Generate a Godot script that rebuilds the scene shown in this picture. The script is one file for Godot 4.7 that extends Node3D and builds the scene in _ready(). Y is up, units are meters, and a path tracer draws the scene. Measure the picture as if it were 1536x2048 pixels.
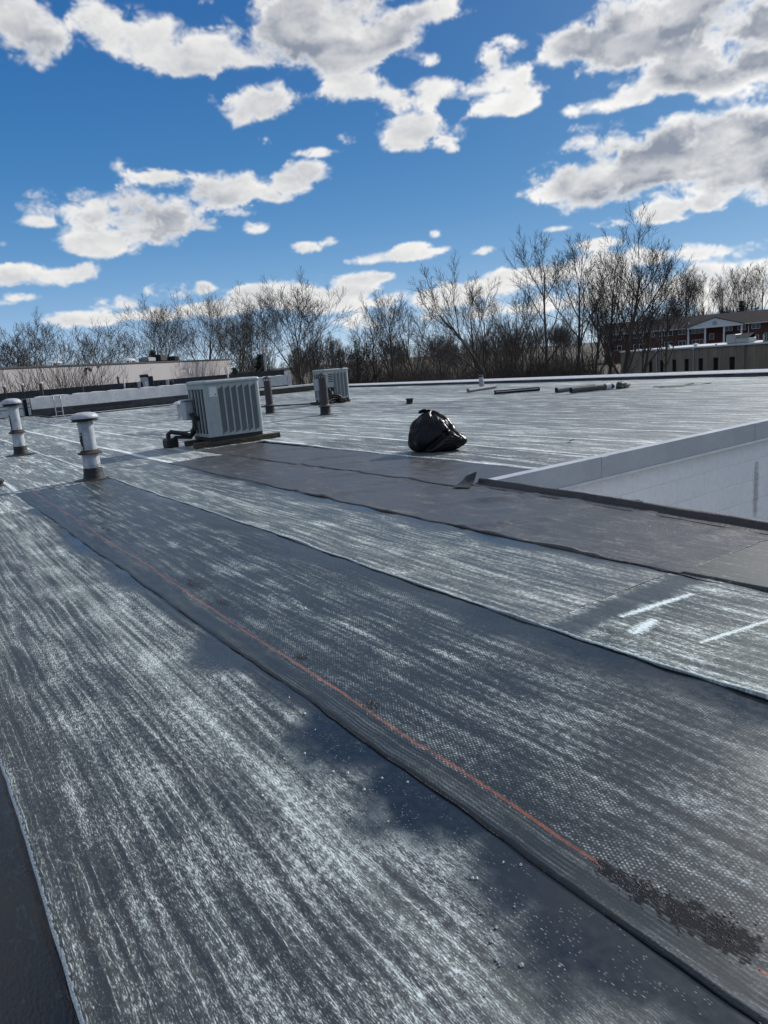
extends Node3D
# A worn, flat, felt-covered roof in winter sun: roof axes are x (across the felt sheets) and -z (along them), metres, y = 0 on the deck.

const CAM_HEIGHT := 1.35
const GROUND_Y := -4.6
var rng := RandomNumberGenerator.new()
var taken := {}
var M := {}

func _ready():
	rng.seed = 20240217
	setup_camera()
	setup_sky()
	make_materials()
	build_terrain()
	build_roof()
	build_courtyard()
	build_parapets()
	build_far_wing()
	build_pink_building()
	build_flat_building()
	build_brick_building()
	build_trees()
	build_condensers()
	build_pipes()
	build_small_things()

func setup_camera():
	var c := Camera3D.new()
	c.name = "camera"
	add_child(c)
	var pitch := deg_to_rad(-12.08)
	var b := Basis(Vector3.UP, deg_to_rad(-34.0)) * Basis(Vector3.RIGHT, pitch) * Basis(Vector3.BACK, deg_to_rad(-4.7))
	c.transform = Transform3D(b, Vector3(0, CAM_HEIGHT, 0))
	c.fov = 71.59
	c.near = 0.05
	c.far = 3000.0
	c.current = true

func setup_sky():
	var sun := DirectionalLight3D.new()
	sun.name = "sun"
	var az := deg_to_rad(84.0)
	var el := deg_to_rad(30.0)
	var to_sun := Vector3(cos(el) * sin(az), sin(el), -cos(el) * cos(az))
	add_child(sun)
	sun.look_at_from_position(to_sun * 50.0, Vector3.ZERO)
	sun.light_energy = 1.35
	sun.light_color = Color(1.0, 0.99, 0.975)
	sun.light_angular_distance = 0.6
	sun.shadow_enabled = true
	var e := Environment.new()
	e.background_mode = Environment.BG_SKY
	e.tonemap_mode = Environment.TONE_MAPPER_LINEAR
	e.tonemap_exposure = 1.0
	e.sdfgi_enabled = true
	e.ssao_enabled = true
	e.ssil_enabled = true
	var pm := PanoramaSkyMaterial.new()
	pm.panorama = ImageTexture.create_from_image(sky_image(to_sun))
	pm.filter = true
	var s := Sky.new()
	s.sky_material = pm
	e.sky = s
	var we := WorldEnvironment.new()
	we.name = "world_environment"
	we.environment = e
	add_child(we)

# ---- the sky: clear air and fair-weather cumulus; each cloud is [azimuth, elevation, half width, half height, greyness, body] in degrees
func cloud_list() -> Array:
	var seen := [[11.6,22.2,2.9,2.57,0.40,1.05], [13.5,20.9,2.4,1.15,0.60,0.90], [18.7,22.4,3.6,2.16,0.35,1.00], [21.2,21.1,4.1,1.68,0.45,1.00], [24.9,20.7,3.9,1.20,0.60,1.00], [29.4,22.4,5.3,2.34,0.75,1.10], [34.1,22.4,6.1,2.19,0.65,1.10], [32.1,20.6,3.3,1.15,0.50,1.00], [41.3,22.7,3.0,0.86,0.30,1.00], [36.5,21.0,2.9,1.41,0.40,1.00], [27.0,18.1,3.6,1.45,0.35,1.00], [33.7,18.9,2.7,1.34,0.35,0.95], [36.5,17.8,1.8,0.91,0.20,0.90], [39.9,17.9,2.7,0.96,0.20,0.80], [39.5,20.0,1.1,0.46,0.10,0.70], [45.3,18.1,2.8,2.11,0.30,1.00], [44.8,16.6,2.7,0.73,0.15,0.90], [39.0,15.7,3.4,1.38,0.30,1.00], [36.7,15.0,1.1,0.45,0.10,0.80], [41.1,14.4,0.7,0.32,0.10,0.70], [55.1,19.5,6.6,2.47,0.70,1.10], [51.5,19.2,3.5,1.52,0.25,1.00], [61.4,15.4,3.3,1.25,0.30,1.00], [59.7,17.8,5.2,2.69,0.80,1.15], [57.6,16.3,5.8,1.07,0.30,1.00], [50.2,19.3,2.4,0.84,0.10,0.80], [52.4,15.7,2.9,0.59,0.10,0.80], [58.0,12.2,6.0,1.87,0.85,1.15], [61.3,10.6,3.6,1.99,0.70,1.10], [51.4,13.7,3.1,1.05,0.15,0.95], [54.7,11.2,6.8,2.08,0.75,1.10], [60.8,8.9,3.1,1.09,0.50,1.00], [61.3,12.7,2.7,1.31,0.30,1.00], [48.6,11.3,2.7,1.17,0.15,1.00], [51.3,9.9,3.5,0.92,0.30,1.00], [55.4,8.5,3.7,0.78,0.30,0.95], [15.9,11.8,5.1,1.69,0.60,1.05], [19.2,10.8,3.9,1.61,0.65,1.00], [15.9,9.5,4.3,0.94,0.35,1.00], [10.9,11.0,1.4,0.42,0.20,0.80], [22.8,10.5,1.1,0.48,0.10,0.70], [22.3,12.5,2.5,0.99,0.50,0.95], [26.0,12.8,4.0,1.26,0.50,1.00], [29.8,13.5,2.5,0.99,0.35,1.00], [20.7,13.6,2.1,0.58,0.20,0.80], [17.2,14.5,1.1,0.63,0.15,0.85], [18.8,14.0,1.3,0.64,0.20,0.85], [25.4,11.3,1.5,0.34,0.20,0.70], [26.5,10.4,1.5,0.58,0.25,0.90], [27.4,15.9,0.6,0.31,0.10,0.65], [31.4,15.0,1.8,0.29,0.10,0.65], [33.7,15.7,1.0,0.44,0.10,0.75], [10.3,7.5,3.0,0.86,0.45,1.00], [13.3,7.7,1.7,0.74,0.35,1.00], [9.2,6.3,1.3,0.37,0.30,0.80], [8.7,9.7,0.5,0.29,0.20,0.70], [8.0,5.9,0.9,0.27,0.20,0.60], [36.8,7.5,3.6,0.46,0.25,0.90], [37.8,7.9,1.5,0.50,0.20,0.95], [39.6,8.9,0.5,0.28,0.10,0.70], [43.6,7.4,1.3,0.35,0.15,0.80], [29.8,8.6,1.8,0.42,0.25,0.80], [31.6,9.0,0.8,0.35,0.10,0.70], [40.1,7.7,0.8,0.28,0.10,0.60], [20.2,6.1,2.6,0.71,0.35,1.00], [15.5,5.6,1.8,0.63,0.35,0.95], [21.9,6.3,0.9,0.43,0.30,0.80], [34.2,6.1,2.4,0.55,0.30,0.95], [35.6,6.2,1.0,0.33,0.20,0.80], [32.4,5.3,3.1,0.44,0.30,0.80], [25.5,5.9,1.5,0.43,0.40,0.80], [28.5,5.4,5.7,1.10,0.20,0.95], [24.3,4.9,4.5,0.66,0.30,0.90], [33.5,4.4,6.6,0.82,0.20,0.85], [40.5,4.4,4.6,0.92,0.15,0.80], [44.7,5.3,2.2,0.50,0.15,0.80], [20.5,4.6,4.4,0.65,0.30,0.80], [12.4,4.5,5.3,0.56,0.30,0.75], [56.7,5.6,3.6,0.67,0.20,0.95], [60.9,5.4,2.8,0.58,0.20,0.90], [60.0,4.0,5.1,0.86,0.25,1.00], [51.6,5.5,4.6,1.04,0.10,0.90], [48.0,4.8,5.5,1.21,0.10,0.90], [55.1,3.2,7.9,1.25,0.15,1.00], [42.3,3.0,11.5,0.82,0.15,0.80], [61.6,2.0,3.7,1.00,0.20,0.90], [51.3,6.9,2.1,0.41,0.10,0.75], [47.4,7.7,0.7,0.21,0.10,0.50], [48.5,8.3,1.1,0.17,0.10,0.50]]
	var r := RandomNumberGenerator.new()
	r.seed = 77
	for i in 230:                                    # the same kind of cloud all round and up to the zenith
		var a := r.randf_range(66.0, 364.0)
		var e := 3.0 + 70.0 * pow(r.randf(), 1.3)
		var k := clampf(0.25 + e / 22.0, 0.3, 2.2)
		var w := r.randf_range(1.5, 5.5) * k
		for j in 3:
			seen.append([a + r.randf_range(-1, 1) * w / cos(deg_to_rad(e)), e + r.randf_range(-0.3, 0.3) * w * 0.4, w / cos(deg_to_rad(e)), w * 0.38, r.randf_range(0.1, 0.75), r.randf_range(0.75, 1.1)])
	for i in 6:                                     # unseen, above the frame, kept few so the roof mirrors blue sky
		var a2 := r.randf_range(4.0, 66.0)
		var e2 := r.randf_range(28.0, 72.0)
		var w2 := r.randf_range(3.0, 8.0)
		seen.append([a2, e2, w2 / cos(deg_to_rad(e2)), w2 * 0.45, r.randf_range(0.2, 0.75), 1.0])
	return seen

func sky_patch(a0: float, a1: float, e0: float, e1: float, w: int, h: int, to_sun: Vector3, clouds: Array) -> Image:
	var n := w * h
	var field := PackedFloat32Array(); field.resize(n)
	var grey := PackedFloat32Array(); grey.resize(n)
	var da := (a1 - a0) / w
	var de := (e1 - e0) / h
	for c in clouds:
		for turn in [-360.0, 0.0, 360.0]:
			var ca: float = c[0] + turn
			var ce: float = c[1]
			var rx: float = c[2] * 1.22
			var ry: float = c[3] * 1.30
			var g: float = c[4]
			var s: float = c[5]
			var x0 := maxi(0, int((ca - rx - a0) / da))
			var x1 := mini(w - 1, int((ca + rx - a0) / da))
			var y0 := maxi(0, int((e1 - ce - ry) / de))
			var y1 := mini(h - 1, int((e1 - ce + ry) / de))
			if x1 < x0:
				continue
			for y in range(y0, y1 + 1):
				var ve := (e1 - (y + 0.5) * de - ce) / ry
				if ve < 0.0: ve *= 1.25
				for x in range(x0, x1 + 1):
					var va := (a0 + (x + 0.5) * da - ca) / rx
					var q := 1.0 - va * va - ve * ve
					if q > 0.0:
						var i := y * w + x
						q *= s
						var f := field[i]
						field[i] = f + q - f * q * 0.55
						grey[i] = maxf(grey[i], g * minf(1.0, q * 1.7))
	var big := FastNoiseLite.new(); big.seed = 5; big.noise_type = FastNoiseLite.TYPE_SIMPLEX_SMOOTH; big.frequency = 13.0; big.fractal_octaves = 6; big.fractal_gain = 0.5; big.fractal_lacunarity = 2.1
	big.domain_warp_enabled = true; big.domain_warp_amplitude = 0.02; big.domain_warp_frequency = 22.0; big.domain_warp_fractal_octaves = 2
	var puff := FastNoiseLite.new(); puff.seed = 9; puff.noise_type = FastNoiseLite.TYPE_CELLULAR; puff.frequency = 26.0; puff.fractal_octaves = 3; puff.fractal_gain = 0.55; puff.cellular_return_type = FastNoiseLite.RETURN_DISTANCE
	var soft := FastNoiseLite.new(); soft.seed = 31; soft.frequency = 7.0; soft.fractal_octaves = 4
	var out := PackedFloat32Array(); out.resize(n * 3)
	for y in h:
		var el := deg_to_rad(e1 - (y + 0.5) * de)
		var up := sin(el)
		var flat := cos(el)
		var t := clampf(up, 0.0, 1.0)
		# clear air
		var k := pow(1.0 - t, 3.6)
		var k2 := pow(1.0 - t, 13.0)
		var ar := 0.012 + 0.115 * k + 0.53 * k2
		var ag := 0.088 + 0.355 * k + 0.35 * k2
		var ab := 0.325 + 0.48 * k + 0.10 * k2
		for x in w:
			var i := y * w + x
			var a := deg_to_rad(a0 + (x + 0.5) * da)
			var dx := sin(a) * flat
			var dz := -cos(a) * flat
			var cs := dx * to_sun.x + up * to_sun.y + dz * to_sun.z
			var glow := 0.30 * pow(maxf(cs, 0.0), 14.0) + 0.10 * pow(maxf(cs, 0.0), 4.0)
			var r := ar + glow * 0.55
			var g := ag + glow * 0.62
			var b := ab + glow * 0.55
			var f := field[i]
			if f > 0.02:
				var yy := up * 1.7
				var nz := big.get_noise_3d(dx, yy, dz)
				var pz := puff.get_noise_3d(dx, yy, dz) + 0.62
				var d := f * 1.08 - 0.36 + nz * 1.3 - pz * 0.75
				if d > -0.14:
					var al := clampf((d + 0.14) / 0.72, 0.0, 1.0)
					al = al * al * (3.0 - 2.0 * al)
					# relief: how much cloud stands between this spot and the sun
					var sx := dx + to_sun.x * 0.012
					var sy := yy + 0.022
					var sz := dz + to_sun.z * 0.012
					var rel := (big.get_noise_3d(sx, sy, sz) - nz) * 0.95 - (puff.get_noise_3d(sx, sy, sz) + 0.62 - pz) * 0.5
					var deep := soft.get_noise_3d(dx, yy * 1.5, dz)
					var body := clampf((d - 0.16) / 0.75, 0.0, 1.0)
					body = body * body * (3.0 - 2.0 * body)
					var dark := clampf(grey[i] * body * (0.92 + deep * 0.8) + clampf(rel, -0.35, 0.5) * (0.2 + 0.4 * grey[i]) + 0.06 * body, 0.0, 1.0)
					var lit := 0.93 + glow * 1.2
					var cr := lerpf(lit, 0.27, dark)
					var cg := lerpf(lit * 0.985, 0.305, dark)
					var cb := lerpf(lit * 0.955, 0.375, dark)
					al *= 0.97
					r = lerpf(r, cr, al); g = lerpf(g, cg, al); b = lerpf(b, cb, al)
			out[i * 3] = r; out[i * 3 + 1] = g; out[i * 3 + 2] = b
	return Image.create_from_data(w, h, false, Image.FORMAT_RGBF, out.to_byte_array())

func sky_image(to_sun: Vector3) -> Image:
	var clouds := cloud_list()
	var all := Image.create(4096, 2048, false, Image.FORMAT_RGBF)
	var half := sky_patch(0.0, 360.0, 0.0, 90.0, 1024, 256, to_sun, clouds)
	half.resize(4096, 1024, Image.INTERPOLATE_CUBIC)
	all.blit_rect(half, Rect2i(0, 0, 4096, 1024), Vector2i(0, 0))
	all.fill_rect(Rect2i(0, 1024, 4096, 1024), Color(0.12, 0.12, 0.12))
	var per := 4096.0 / 360.0
	var cols := 840                                    # azimuth 0 to 73.8 degrees at full resolution
	var rows := 330
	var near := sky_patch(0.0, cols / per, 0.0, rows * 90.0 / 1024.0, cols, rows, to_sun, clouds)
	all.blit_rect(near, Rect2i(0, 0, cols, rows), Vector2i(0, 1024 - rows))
	return all

# ---- naming and tagging
func numbered(called: String) -> String:
	var k: int = taken.get(called, 0)
	taken[called] = k + 1
	return called if k == 0 else "%s_%03d" % [called, k]

func thing(called: String, label: String, category: String, at := Vector3.ZERO, turn := 0.0, group := "") -> Node3D:
	var o := Node3D.new()
	o.name = numbered(called)
	add_child(o)
	o.position = at
	o.rotation.y = turn
	return tag(o, label, category, group)

func tag(o: Node3D, label: String, category: String, group := "") -> Node3D:
	o.set_meta("label", label)
	o.set_meta("category", category)
	if group != "":
		o.set_meta("group", group)
	return o

func structure(called: String) -> Node3D:
	var o := Node3D.new()
	o.name = called
	add_child(o)
	o.set_meta("kind", "structure")
	return o

func put(mesh: Mesh, called: String, m: Material, parent: Node) -> MeshInstance3D:
	var o := MeshInstance3D.new()
	o.mesh = mesh
	o.name = numbered(called) if parent == self else called
	o.material_override = m
	parent.add_child(o, true)
	return o

func begin() -> SurfaceTool:
	var st := SurfaceTool.new()
	st.begin(Mesh.PRIMITIVE_TRIANGLES)
	return st

func done(st: SurfaceTool, called: String, m: Material, parent: Node) -> MeshInstance3D:
	st.generate_normals()
	return put(st.commit(), called, m, parent)

# ---- shapes
func quad(st: SurfaceTool, a: Vector3, b: Vector3, c: Vector3, d: Vector3, smooth := -1):   # clockwise seen from the front
	st.set_smooth_group(smooth)
	for p in [a, b, c, a, c, d]:
		st.add_vertex(p)

func box(st: SurfaceTool, lo: Vector3, hi: Vector3, t := Transform3D.IDENTITY, bev := 0.0):
	if bev <= 0.0:
		var p := []
		for i in 8:
			p.append(t * Vector3(hi.x if i & 1 else lo.x, hi.y if i & 2 else lo.y, hi.z if i & 4 else lo.z))
		quad(st, p[0], p[2], p[3], p[1])
		quad(st, p[5], p[7], p[6], p[4])
		quad(st, p[4], p[6], p[2], p[0])
		quad(st, p[1], p[3], p[7], p[5])
		quad(st, p[2], p[6], p[7], p[3])
		quad(st, p[4], p[0], p[1], p[5])
		return
	var c := (lo + hi) * 0.5
	var h := (hi - lo) * 0.5
	var b := minf(bev, minf(h.x, minf(h.y, h.z)) * 0.9)
	var faces := [[0, 1, 2], [1, 2, 0], [2, 0, 1]]
	for f in faces:
		for s in [-1.0, 1.0]:
			var q := []
			for k in [[-1, -1], [-1, 1], [1, 1], [1, -1]]:
				var v := Vector3.ZERO
				v[f[0]] = s * h[f[0]]
				v[f[1]] = k[0] * (h[f[1]] - b)
				v[f[2]] = k[1] * (h[f[2]] - b)
				q.append(t * (c + v))
			if s > 0: quad(st, q[0], q[1], q[2], q[3])
			else: quad(st, q[3], q[2], q[1], q[0])
		# bevel strips along axis f[0]
		for s1 in [-1.0, 1.0]:
			for s2 in [-1.0, 1.0]:
				var q2 := []
				for k in [[-1, 0], [1, 0], [1, 1], [-1, 1]]:
					var v := Vector3.ZERO
					v[f[0]] = k[0] * (h[f[0]] - b)
					v[f[1]] = s1 * (h[f[1]] - (b if k[1] == 1 else 0.0))
					v[f[2]] = s2 * (h[f[2]] - (0.0 if k[1] == 1 else b))
					q2.append(t * (c + v))
				if s1 * s2 > 0: quad(st, q2[3], q2[2], q2[1], q2[0])
				else: quad(st, q2[0], q2[1], q2[2], q2[3])
	for i in 8:
		var s := Vector3(1 if i & 1 else -1, 1 if i & 2 else -1, 1 if i & 4 else -1)
		var t3 := []
		for a in 3:
			var v := Vector3(s.x * (h.x - b), s.y * (h.y - b), s.z * (h.z - b))
			v[a] = s[a] * h[a]
			t3.append(t * (c + v))
		st.set_smooth_group(-1)
		for k in ([0, 1, 2] if s.x * s.y * s.z < 0 else [0, 2, 1]):
			st.add_vertex(t3[k])

func tube(st: SurfaceTool, pts: Array, radii, sides := 8, closed := true, squash := 1.0):
	var rings := []
	var side := Vector3.ZERO
	for i in pts.size():
		var d: Vector3 = (pts[mini(i + 1, pts.size() - 1)] - pts[maxi(i - 1, 0)]).normalized()
		if side == Vector3.ZERO:
			side = d.cross(Vector3.UP if absf(d.y) < 0.9 else Vector3.RIGHT).normalized()
		else:
			side = (side - d * side.dot(d)).normalized()
		var up := side.cross(d).normalized()
		var r: float = radii[i] if radii is Array else radii
		var ring := []
		for k in sides:
			var a := TAU * k / sides
			ring.append(pts[i] + side * cos(a) * r + up * sin(a) * r * squash)
		rings.append(ring)
	for i in rings.size() - 1:
		for k in sides:
			var k2 := (k + 1) % sides
			quad(st, rings[i][k], rings[i][k2], rings[i + 1][k2], rings[i + 1][k], 1)
	if closed:
		for e in [0, rings.size() - 1]:
			st.set_smooth_group(-1)
			for k in sides:
				var k2 := (k + 1) % sides
				st.add_vertex(pts[e])
				st.add_vertex(rings[e][k2 if e == 0 else k])
				st.add_vertex(rings[e][k if e == 0 else k2])

func lathe(st: SurfaceTool, profile: Array, n := 24, centre := Vector3.ZERO, sharp := true):
	for i in profile.size() - 1:
		var a: Vector2 = profile[i]
		var b: Vector2 = profile[i + 1]
		for k in n:
			var t0 := TAU * k / n
			var t1 := TAU * (k + 1) / n
			var p := [centre + Vector3(cos(t0) * a.x, a.y, sin(t0) * a.x), centre + Vector3(cos(t1) * a.x, a.y, sin(t1) * a.x), centre + Vector3(cos(t1) * b.x, b.y, sin(t1) * b.x), centre + Vector3(cos(t0) * b.x, b.y, sin(t0) * b.x)]
			quad(st, p[0], p[3], p[2], p[1], i + 1 if sharp else 1)

# ---- materials
func srgb(r: float, g: float, b: float) -> Color:      # from linear, real-world values
	return Color(r, g, b).linear_to_srgb()

func plain(c: Color, rough := 0.6, metal := 0.0, spec := 0.5) -> StandardMaterial3D:
	var m := StandardMaterial3D.new()
	m.albedo_color = c
	m.roughness = rough
	m.metallic = metal
	m.metallic_specular = spec
	return m

func seamless(seed_: int, freq: float, oct := 5, size := 256, kind := FastNoiseLite.TYPE_SIMPLEX_SMOOTH) -> PackedByteArray:
	var n := FastNoiseLite.new()
	n.seed = seed_
	n.noise_type = kind
	n.frequency = freq
	n.fractal_octaves = oct
	n.fractal_gain = 0.6
	var img := n.get_seamless_image(size, size)
	img.convert(Image.FORMAT_L8)
	return img.get_data()

# mottled surface: colour runs from a to b with grain, speckled with c where a second noise is high
func worn(a: Color, b: Color, scale := 1.0, rough := 0.7, seed_ := 1, c := Color(0, 0, 0, 0), share := 0.2, bump := 0.0, metal := 0.0, world := false, squeeze := Vector3.ONE) -> StandardMaterial3D:
	var size := 256
	var n1 := seamless(seed_, 0.012, 6, size)
	var n2 := seamless(seed_ + 50, 0.05, 4, size)
	var n3 := seamless(seed_ + 90, 0.02, 6, size)
	var px := PackedByteArray(); px.resize(size * size * 4)
	var hh := PackedByteArray(); hh.resize(size * size)
	for i in size * size:
		var t := clampf((n1[i] / 255.0 - 0.5) * 1.4 + (n2[i] / 255.0 - 0.5) * 0.7 + 0.5, 0.0, 1.0)
		var col := a.lerp(b, t)
		var rr := rough
		if c.a > 0.0:
			var s := clampf((n3[i] / 255.0 - (1.0 - share)) * 9.0, 0.0, 1.0)
			col = col.lerp(c, s)
			rr = lerpf(rough, minf(1.0, rough + 0.25), s)
		px[i * 4] = int(col.r * 255.0); px[i * 4 + 1] = int(col.g * 255.0); px[i * 4 + 2] = int(col.b * 255.0)
		px[i * 4 + 3] = int(clampf(rr + (t - 0.5) * 0.16, 0.03, 1.0) * 255.0)
		hh[i] = int(clampf(t * 0.7 + n2[i] / 255.0 * 0.3, 0, 1) * 255.0)
	var m := StandardMaterial3D.new()
	var tex := ImageTexture.create_from_image(Image.create_from_data(size, size, false, Image.FORMAT_RGBA8, px))
	m.albedo_texture = tex
	m.roughness_texture = tex
	m.roughness_texture_channel = BaseMaterial3D.TEXTURE_CHANNEL_ALPHA
	m.roughness = 1.0
	m.metallic = metal
	m.uv1_triplanar = true
	m.uv1_world_triplanar = world
	m.uv1_scale = squeeze / scale
	if bump > 0.0:
		m.heightmap_enabled = true
		m.heightmap_texture = ImageTexture.create_from_image(Image.create_from_data(size, size, false, Image.FORMAT_L8, hh))
		m.heightmap_scale = bump
	return m

func make_materials():
	M.paint_white = worn(srgb(0.30, 0.32, 0.34), srgb(0.52, 0.545, 0.56), 0.55, 0.5, 3, srgb(0.19, 0.19, 0.185), 0.26, 0.1, 0.0, false, Vector3(2.2, 0.5, 2.2))
	M.rust = worn(srgb(0.022, 0.016, 0.014), srgb(0.075, 0.042, 0.03), 0.25, 0.85, 11, srgb(0.02, 0.018, 0.018), 0.3, 0.3)
	M.tar = worn(srgb(0.008, 0.008, 0.009), srgb(0.022, 0.022, 0.023), 0.2, 0.55, 12, Color(0, 0, 0, 0), 0.2, 0.5)
	M.brown_pipe = worn(srgb(0.028, 0.023, 0.026), srgb(0.062, 0.048, 0.05), 0.4, 0.6, 13, srgb(0.085, 0.045, 0.032), 0.22, 0.15)
	M.ac_paint = worn(srgb(0.29, 0.325, 0.32), srgb(0.36, 0.39, 0.38), 0.8, 0.42, 14, srgb(0.20, 0.22, 0.21), 0.15)
	M.ac_pale = worn(srgb(0.33, 0.365, 0.355), srgb(0.40, 0.43, 0.415), 0.8, 0.4, 15)
	M.ac_dark = plain(srgb(0.012, 0.014, 0.016), 0.7)
	M.ac_coil = plain(srgb(0.012, 0.015, 0.018), 0.6)
	M.ac_fin = worn(srgb(0.15, 0.175, 0.18), srgb(0.19, 0.215, 0.22), 0.6, 0.45, 70)
	M.timber = worn(srgb(0.035, 0.028, 0.02), srgb(0.115, 0.085, 0.05), 0.35, 0.85, 16, srgb(0.025, 0.024, 0.02), 0.3, 0.6, 0.0, false, Vector3(0.25, 1.6, 1.6))
	M.black_rubber = worn(srgb(0.008, 0.008, 0.009), srgb(0.018, 0.018, 0.02), 0.3, 0.6, 17)
	M.galv = worn(srgb(0.30, 0.31, 0.33), srgb(0.45, 0.46, 0.48), 0.4, 0.45, 18, Color(0, 0, 0, 0), 0.2, 0.0, 0.35)
	M.fascia = worn(srgb(0.40, 0.42, 0.45), srgb(0.46, 0.48, 0.51), 1.6, 0.4, 19, srgb(0.36, 0.38, 0.40), 0.12)
	M.coping = worn(srgb(0.55, 0.55, 0.54), srgb(0.70, 0.70, 0.68), 0.9, 0.4, 20, srgb(0.42, 0.41, 0.39), 0.2)
	M.white_wall = worn(srgb(0.50, 0.50, 0.50), srgb(0.64, 0.64, 0.63), 2.5, 0.75, 21, srgb(0.36, 0.36, 0.36), 0.2, 0.1, 0.0, true)
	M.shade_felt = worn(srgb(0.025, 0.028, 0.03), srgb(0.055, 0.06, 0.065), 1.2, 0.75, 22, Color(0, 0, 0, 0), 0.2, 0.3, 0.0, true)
	M.pink = worn(srgb(0.36, 0.335, 0.335), srgb(0.43, 0.40, 0.395), 9.0, 0.85, 23, srgb(0.33, 0.31, 0.305), 0.22, 0.0, 0.0, true, Vector3(1, 0.35, 1))
	M.concrete = worn(srgb(0.16, 0.14, 0.105), srgb(0.27, 0.235, 0.175), 6.0, 0.9, 24, srgb(0.10, 0.095, 0.08), 0.3, 0.0, 0.0, true, Vector3(1.4, 0.16, 1.4))
	M.roof_brown = worn(srgb(0.022, 0.018, 0.017), srgb(0.04, 0.033, 0.031), 5.0, 0.9, 26, Color(0, 0, 0, 0), 0.2, 0.0, 0.0, true)
	M.brick = worn(srgb(0.075, 0.030, 0.024), srgb(0.12, 0.048, 0.038), 2.0, 0.9, 27, srgb(0.09, 0.035, 0.028), 0.25, 0.0, 0.0, true)
	M.trim = plain(srgb(0.68, 0.68, 0.66), 0.55)
	M.glass_dark = plain(srgb(0.02, 0.025, 0.03), 0.08)
	M.bark = worn(srgb(0.045, 0.039, 0.034), srgb(0.11, 0.095, 0.08), 0.9, 0.95, 28, srgb(0.055, 0.06, 0.045), 0.2, 0.0, 0.0, false, Vector3(2, 0.5, 2))
	M.bark_dark = plain(srgb(0.050, 0.042, 0.038), 0.95)
	M.brush = plain(srgb(0.048, 0.036, 0.030), 0.95)
	M.needles = plain(srgb(0.018, 0.035, 0.016), 0.8)
	M.ivy = plain(srgb(0.016, 0.028, 0.012), 0.7)
	M.block = []
	for k in 4:
		var v := 0.78 + 0.01 * k
		M.block.append(worn(srgb(v, v * 1.005, v * 1.02), srgb(v + 0.07, v + 0.075, v + 0.085), 0.45, 0.85, 40 + k, srgb(v * 0.90, v * 0.905, v * 0.92), 0.2, 0.25))
	M.mortar = plain(srgb(0.70, 0.71, 0.73), 0.9)
	M.membrane_roll = worn(srgb(0.05, 0.052, 0.052), srgb(0.10, 0.104, 0.102), 0.5, 0.7, 30, Color(0, 0, 0, 0), 0.2, 0.1)
	M.membrane_grey = worn(srgb(0.13, 0.14, 0.15), srgb(0.20, 0.21, 0.22), 0.5, 0.7, 31, Color(0, 0, 0, 0), 0.2, 0.1)
	M.lip = worn(srgb(0.018, 0.017, 0.017), srgb(0.045, 0.041, 0.039), 0.7, 0.5, 35, srgb(0.02, 0.02, 0.02), 0.25, 0.3)  # darker than the flat membrane: shade of the near face in its colour
	M.grass = worn(srgb(0.04, 0.038, 0.02), srgb(0.10, 0.085, 0.05), 7.0, 0.95, 32, srgb(0.05, 0.06, 0.025), 0.3, 0.0, 0.0, true)

func build_terrain():
	var st := begin()
	var n := FastNoiseLite.new(); n.seed = 3; n.frequency = 0.02
	var g := []
	var steps := [-2400.0, -900.0, -400.0, -220.0, -150.0, -110.0, -80.0, -60.0, -45.0, -30.0, -10.0, 10.0, 30.0, 45.0, 60.0, 80.0, 110.0, 150.0, 220.0, 400.0, 900.0, 2400.0]
	for a in steps:
		var row := []
		for b in steps:
			var far := maxf(absf(a), absf(b))
			row.append(Vector3(a, GROUND_Y + (n.get_noise_2d(a, b) * 0.5 if far < 500.0 and far > 35.0 else 0.0), b))
		g.append(row)
	for i in steps.size() - 1:
		for j in steps.size() - 1:
			quad(st, g[i][j], g[i + 1][j], g[i + 1][j + 1], g[i][j + 1], 1)
	var o := done(st, "ground", M.grass, self)
	o.set_meta("kind", "structure")
# ---- roofing felt: colour, gloss and relief computed in metres
func noise_map(w: int, h: int, seed_: int, freq: float, stretch: float, oct := 3, ridged := false) -> PackedByteArray:
	var n := FastNoiseLite.new()
	n.seed = seed_
	n.noise_type = FastNoiseLite.TYPE_SIMPLEX_SMOOTH
	n.frequency = freq
	n.fractal_type = FastNoiseLite.FRACTAL_RIDGED if ridged else FastNoiseLite.FRACTAL_FBM
	n.fractal_octaves = oct
	n.fractal_gain = 0.55
	var img := n.get_image(w, maxi(8, int(h / stretch)))
	img.convert(Image.FORMAT_L8)
	if img.get_height() != h:
		img.resize(w, h, Image.INTERPOLATE_CUBIC)
	return img.get_data()

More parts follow.
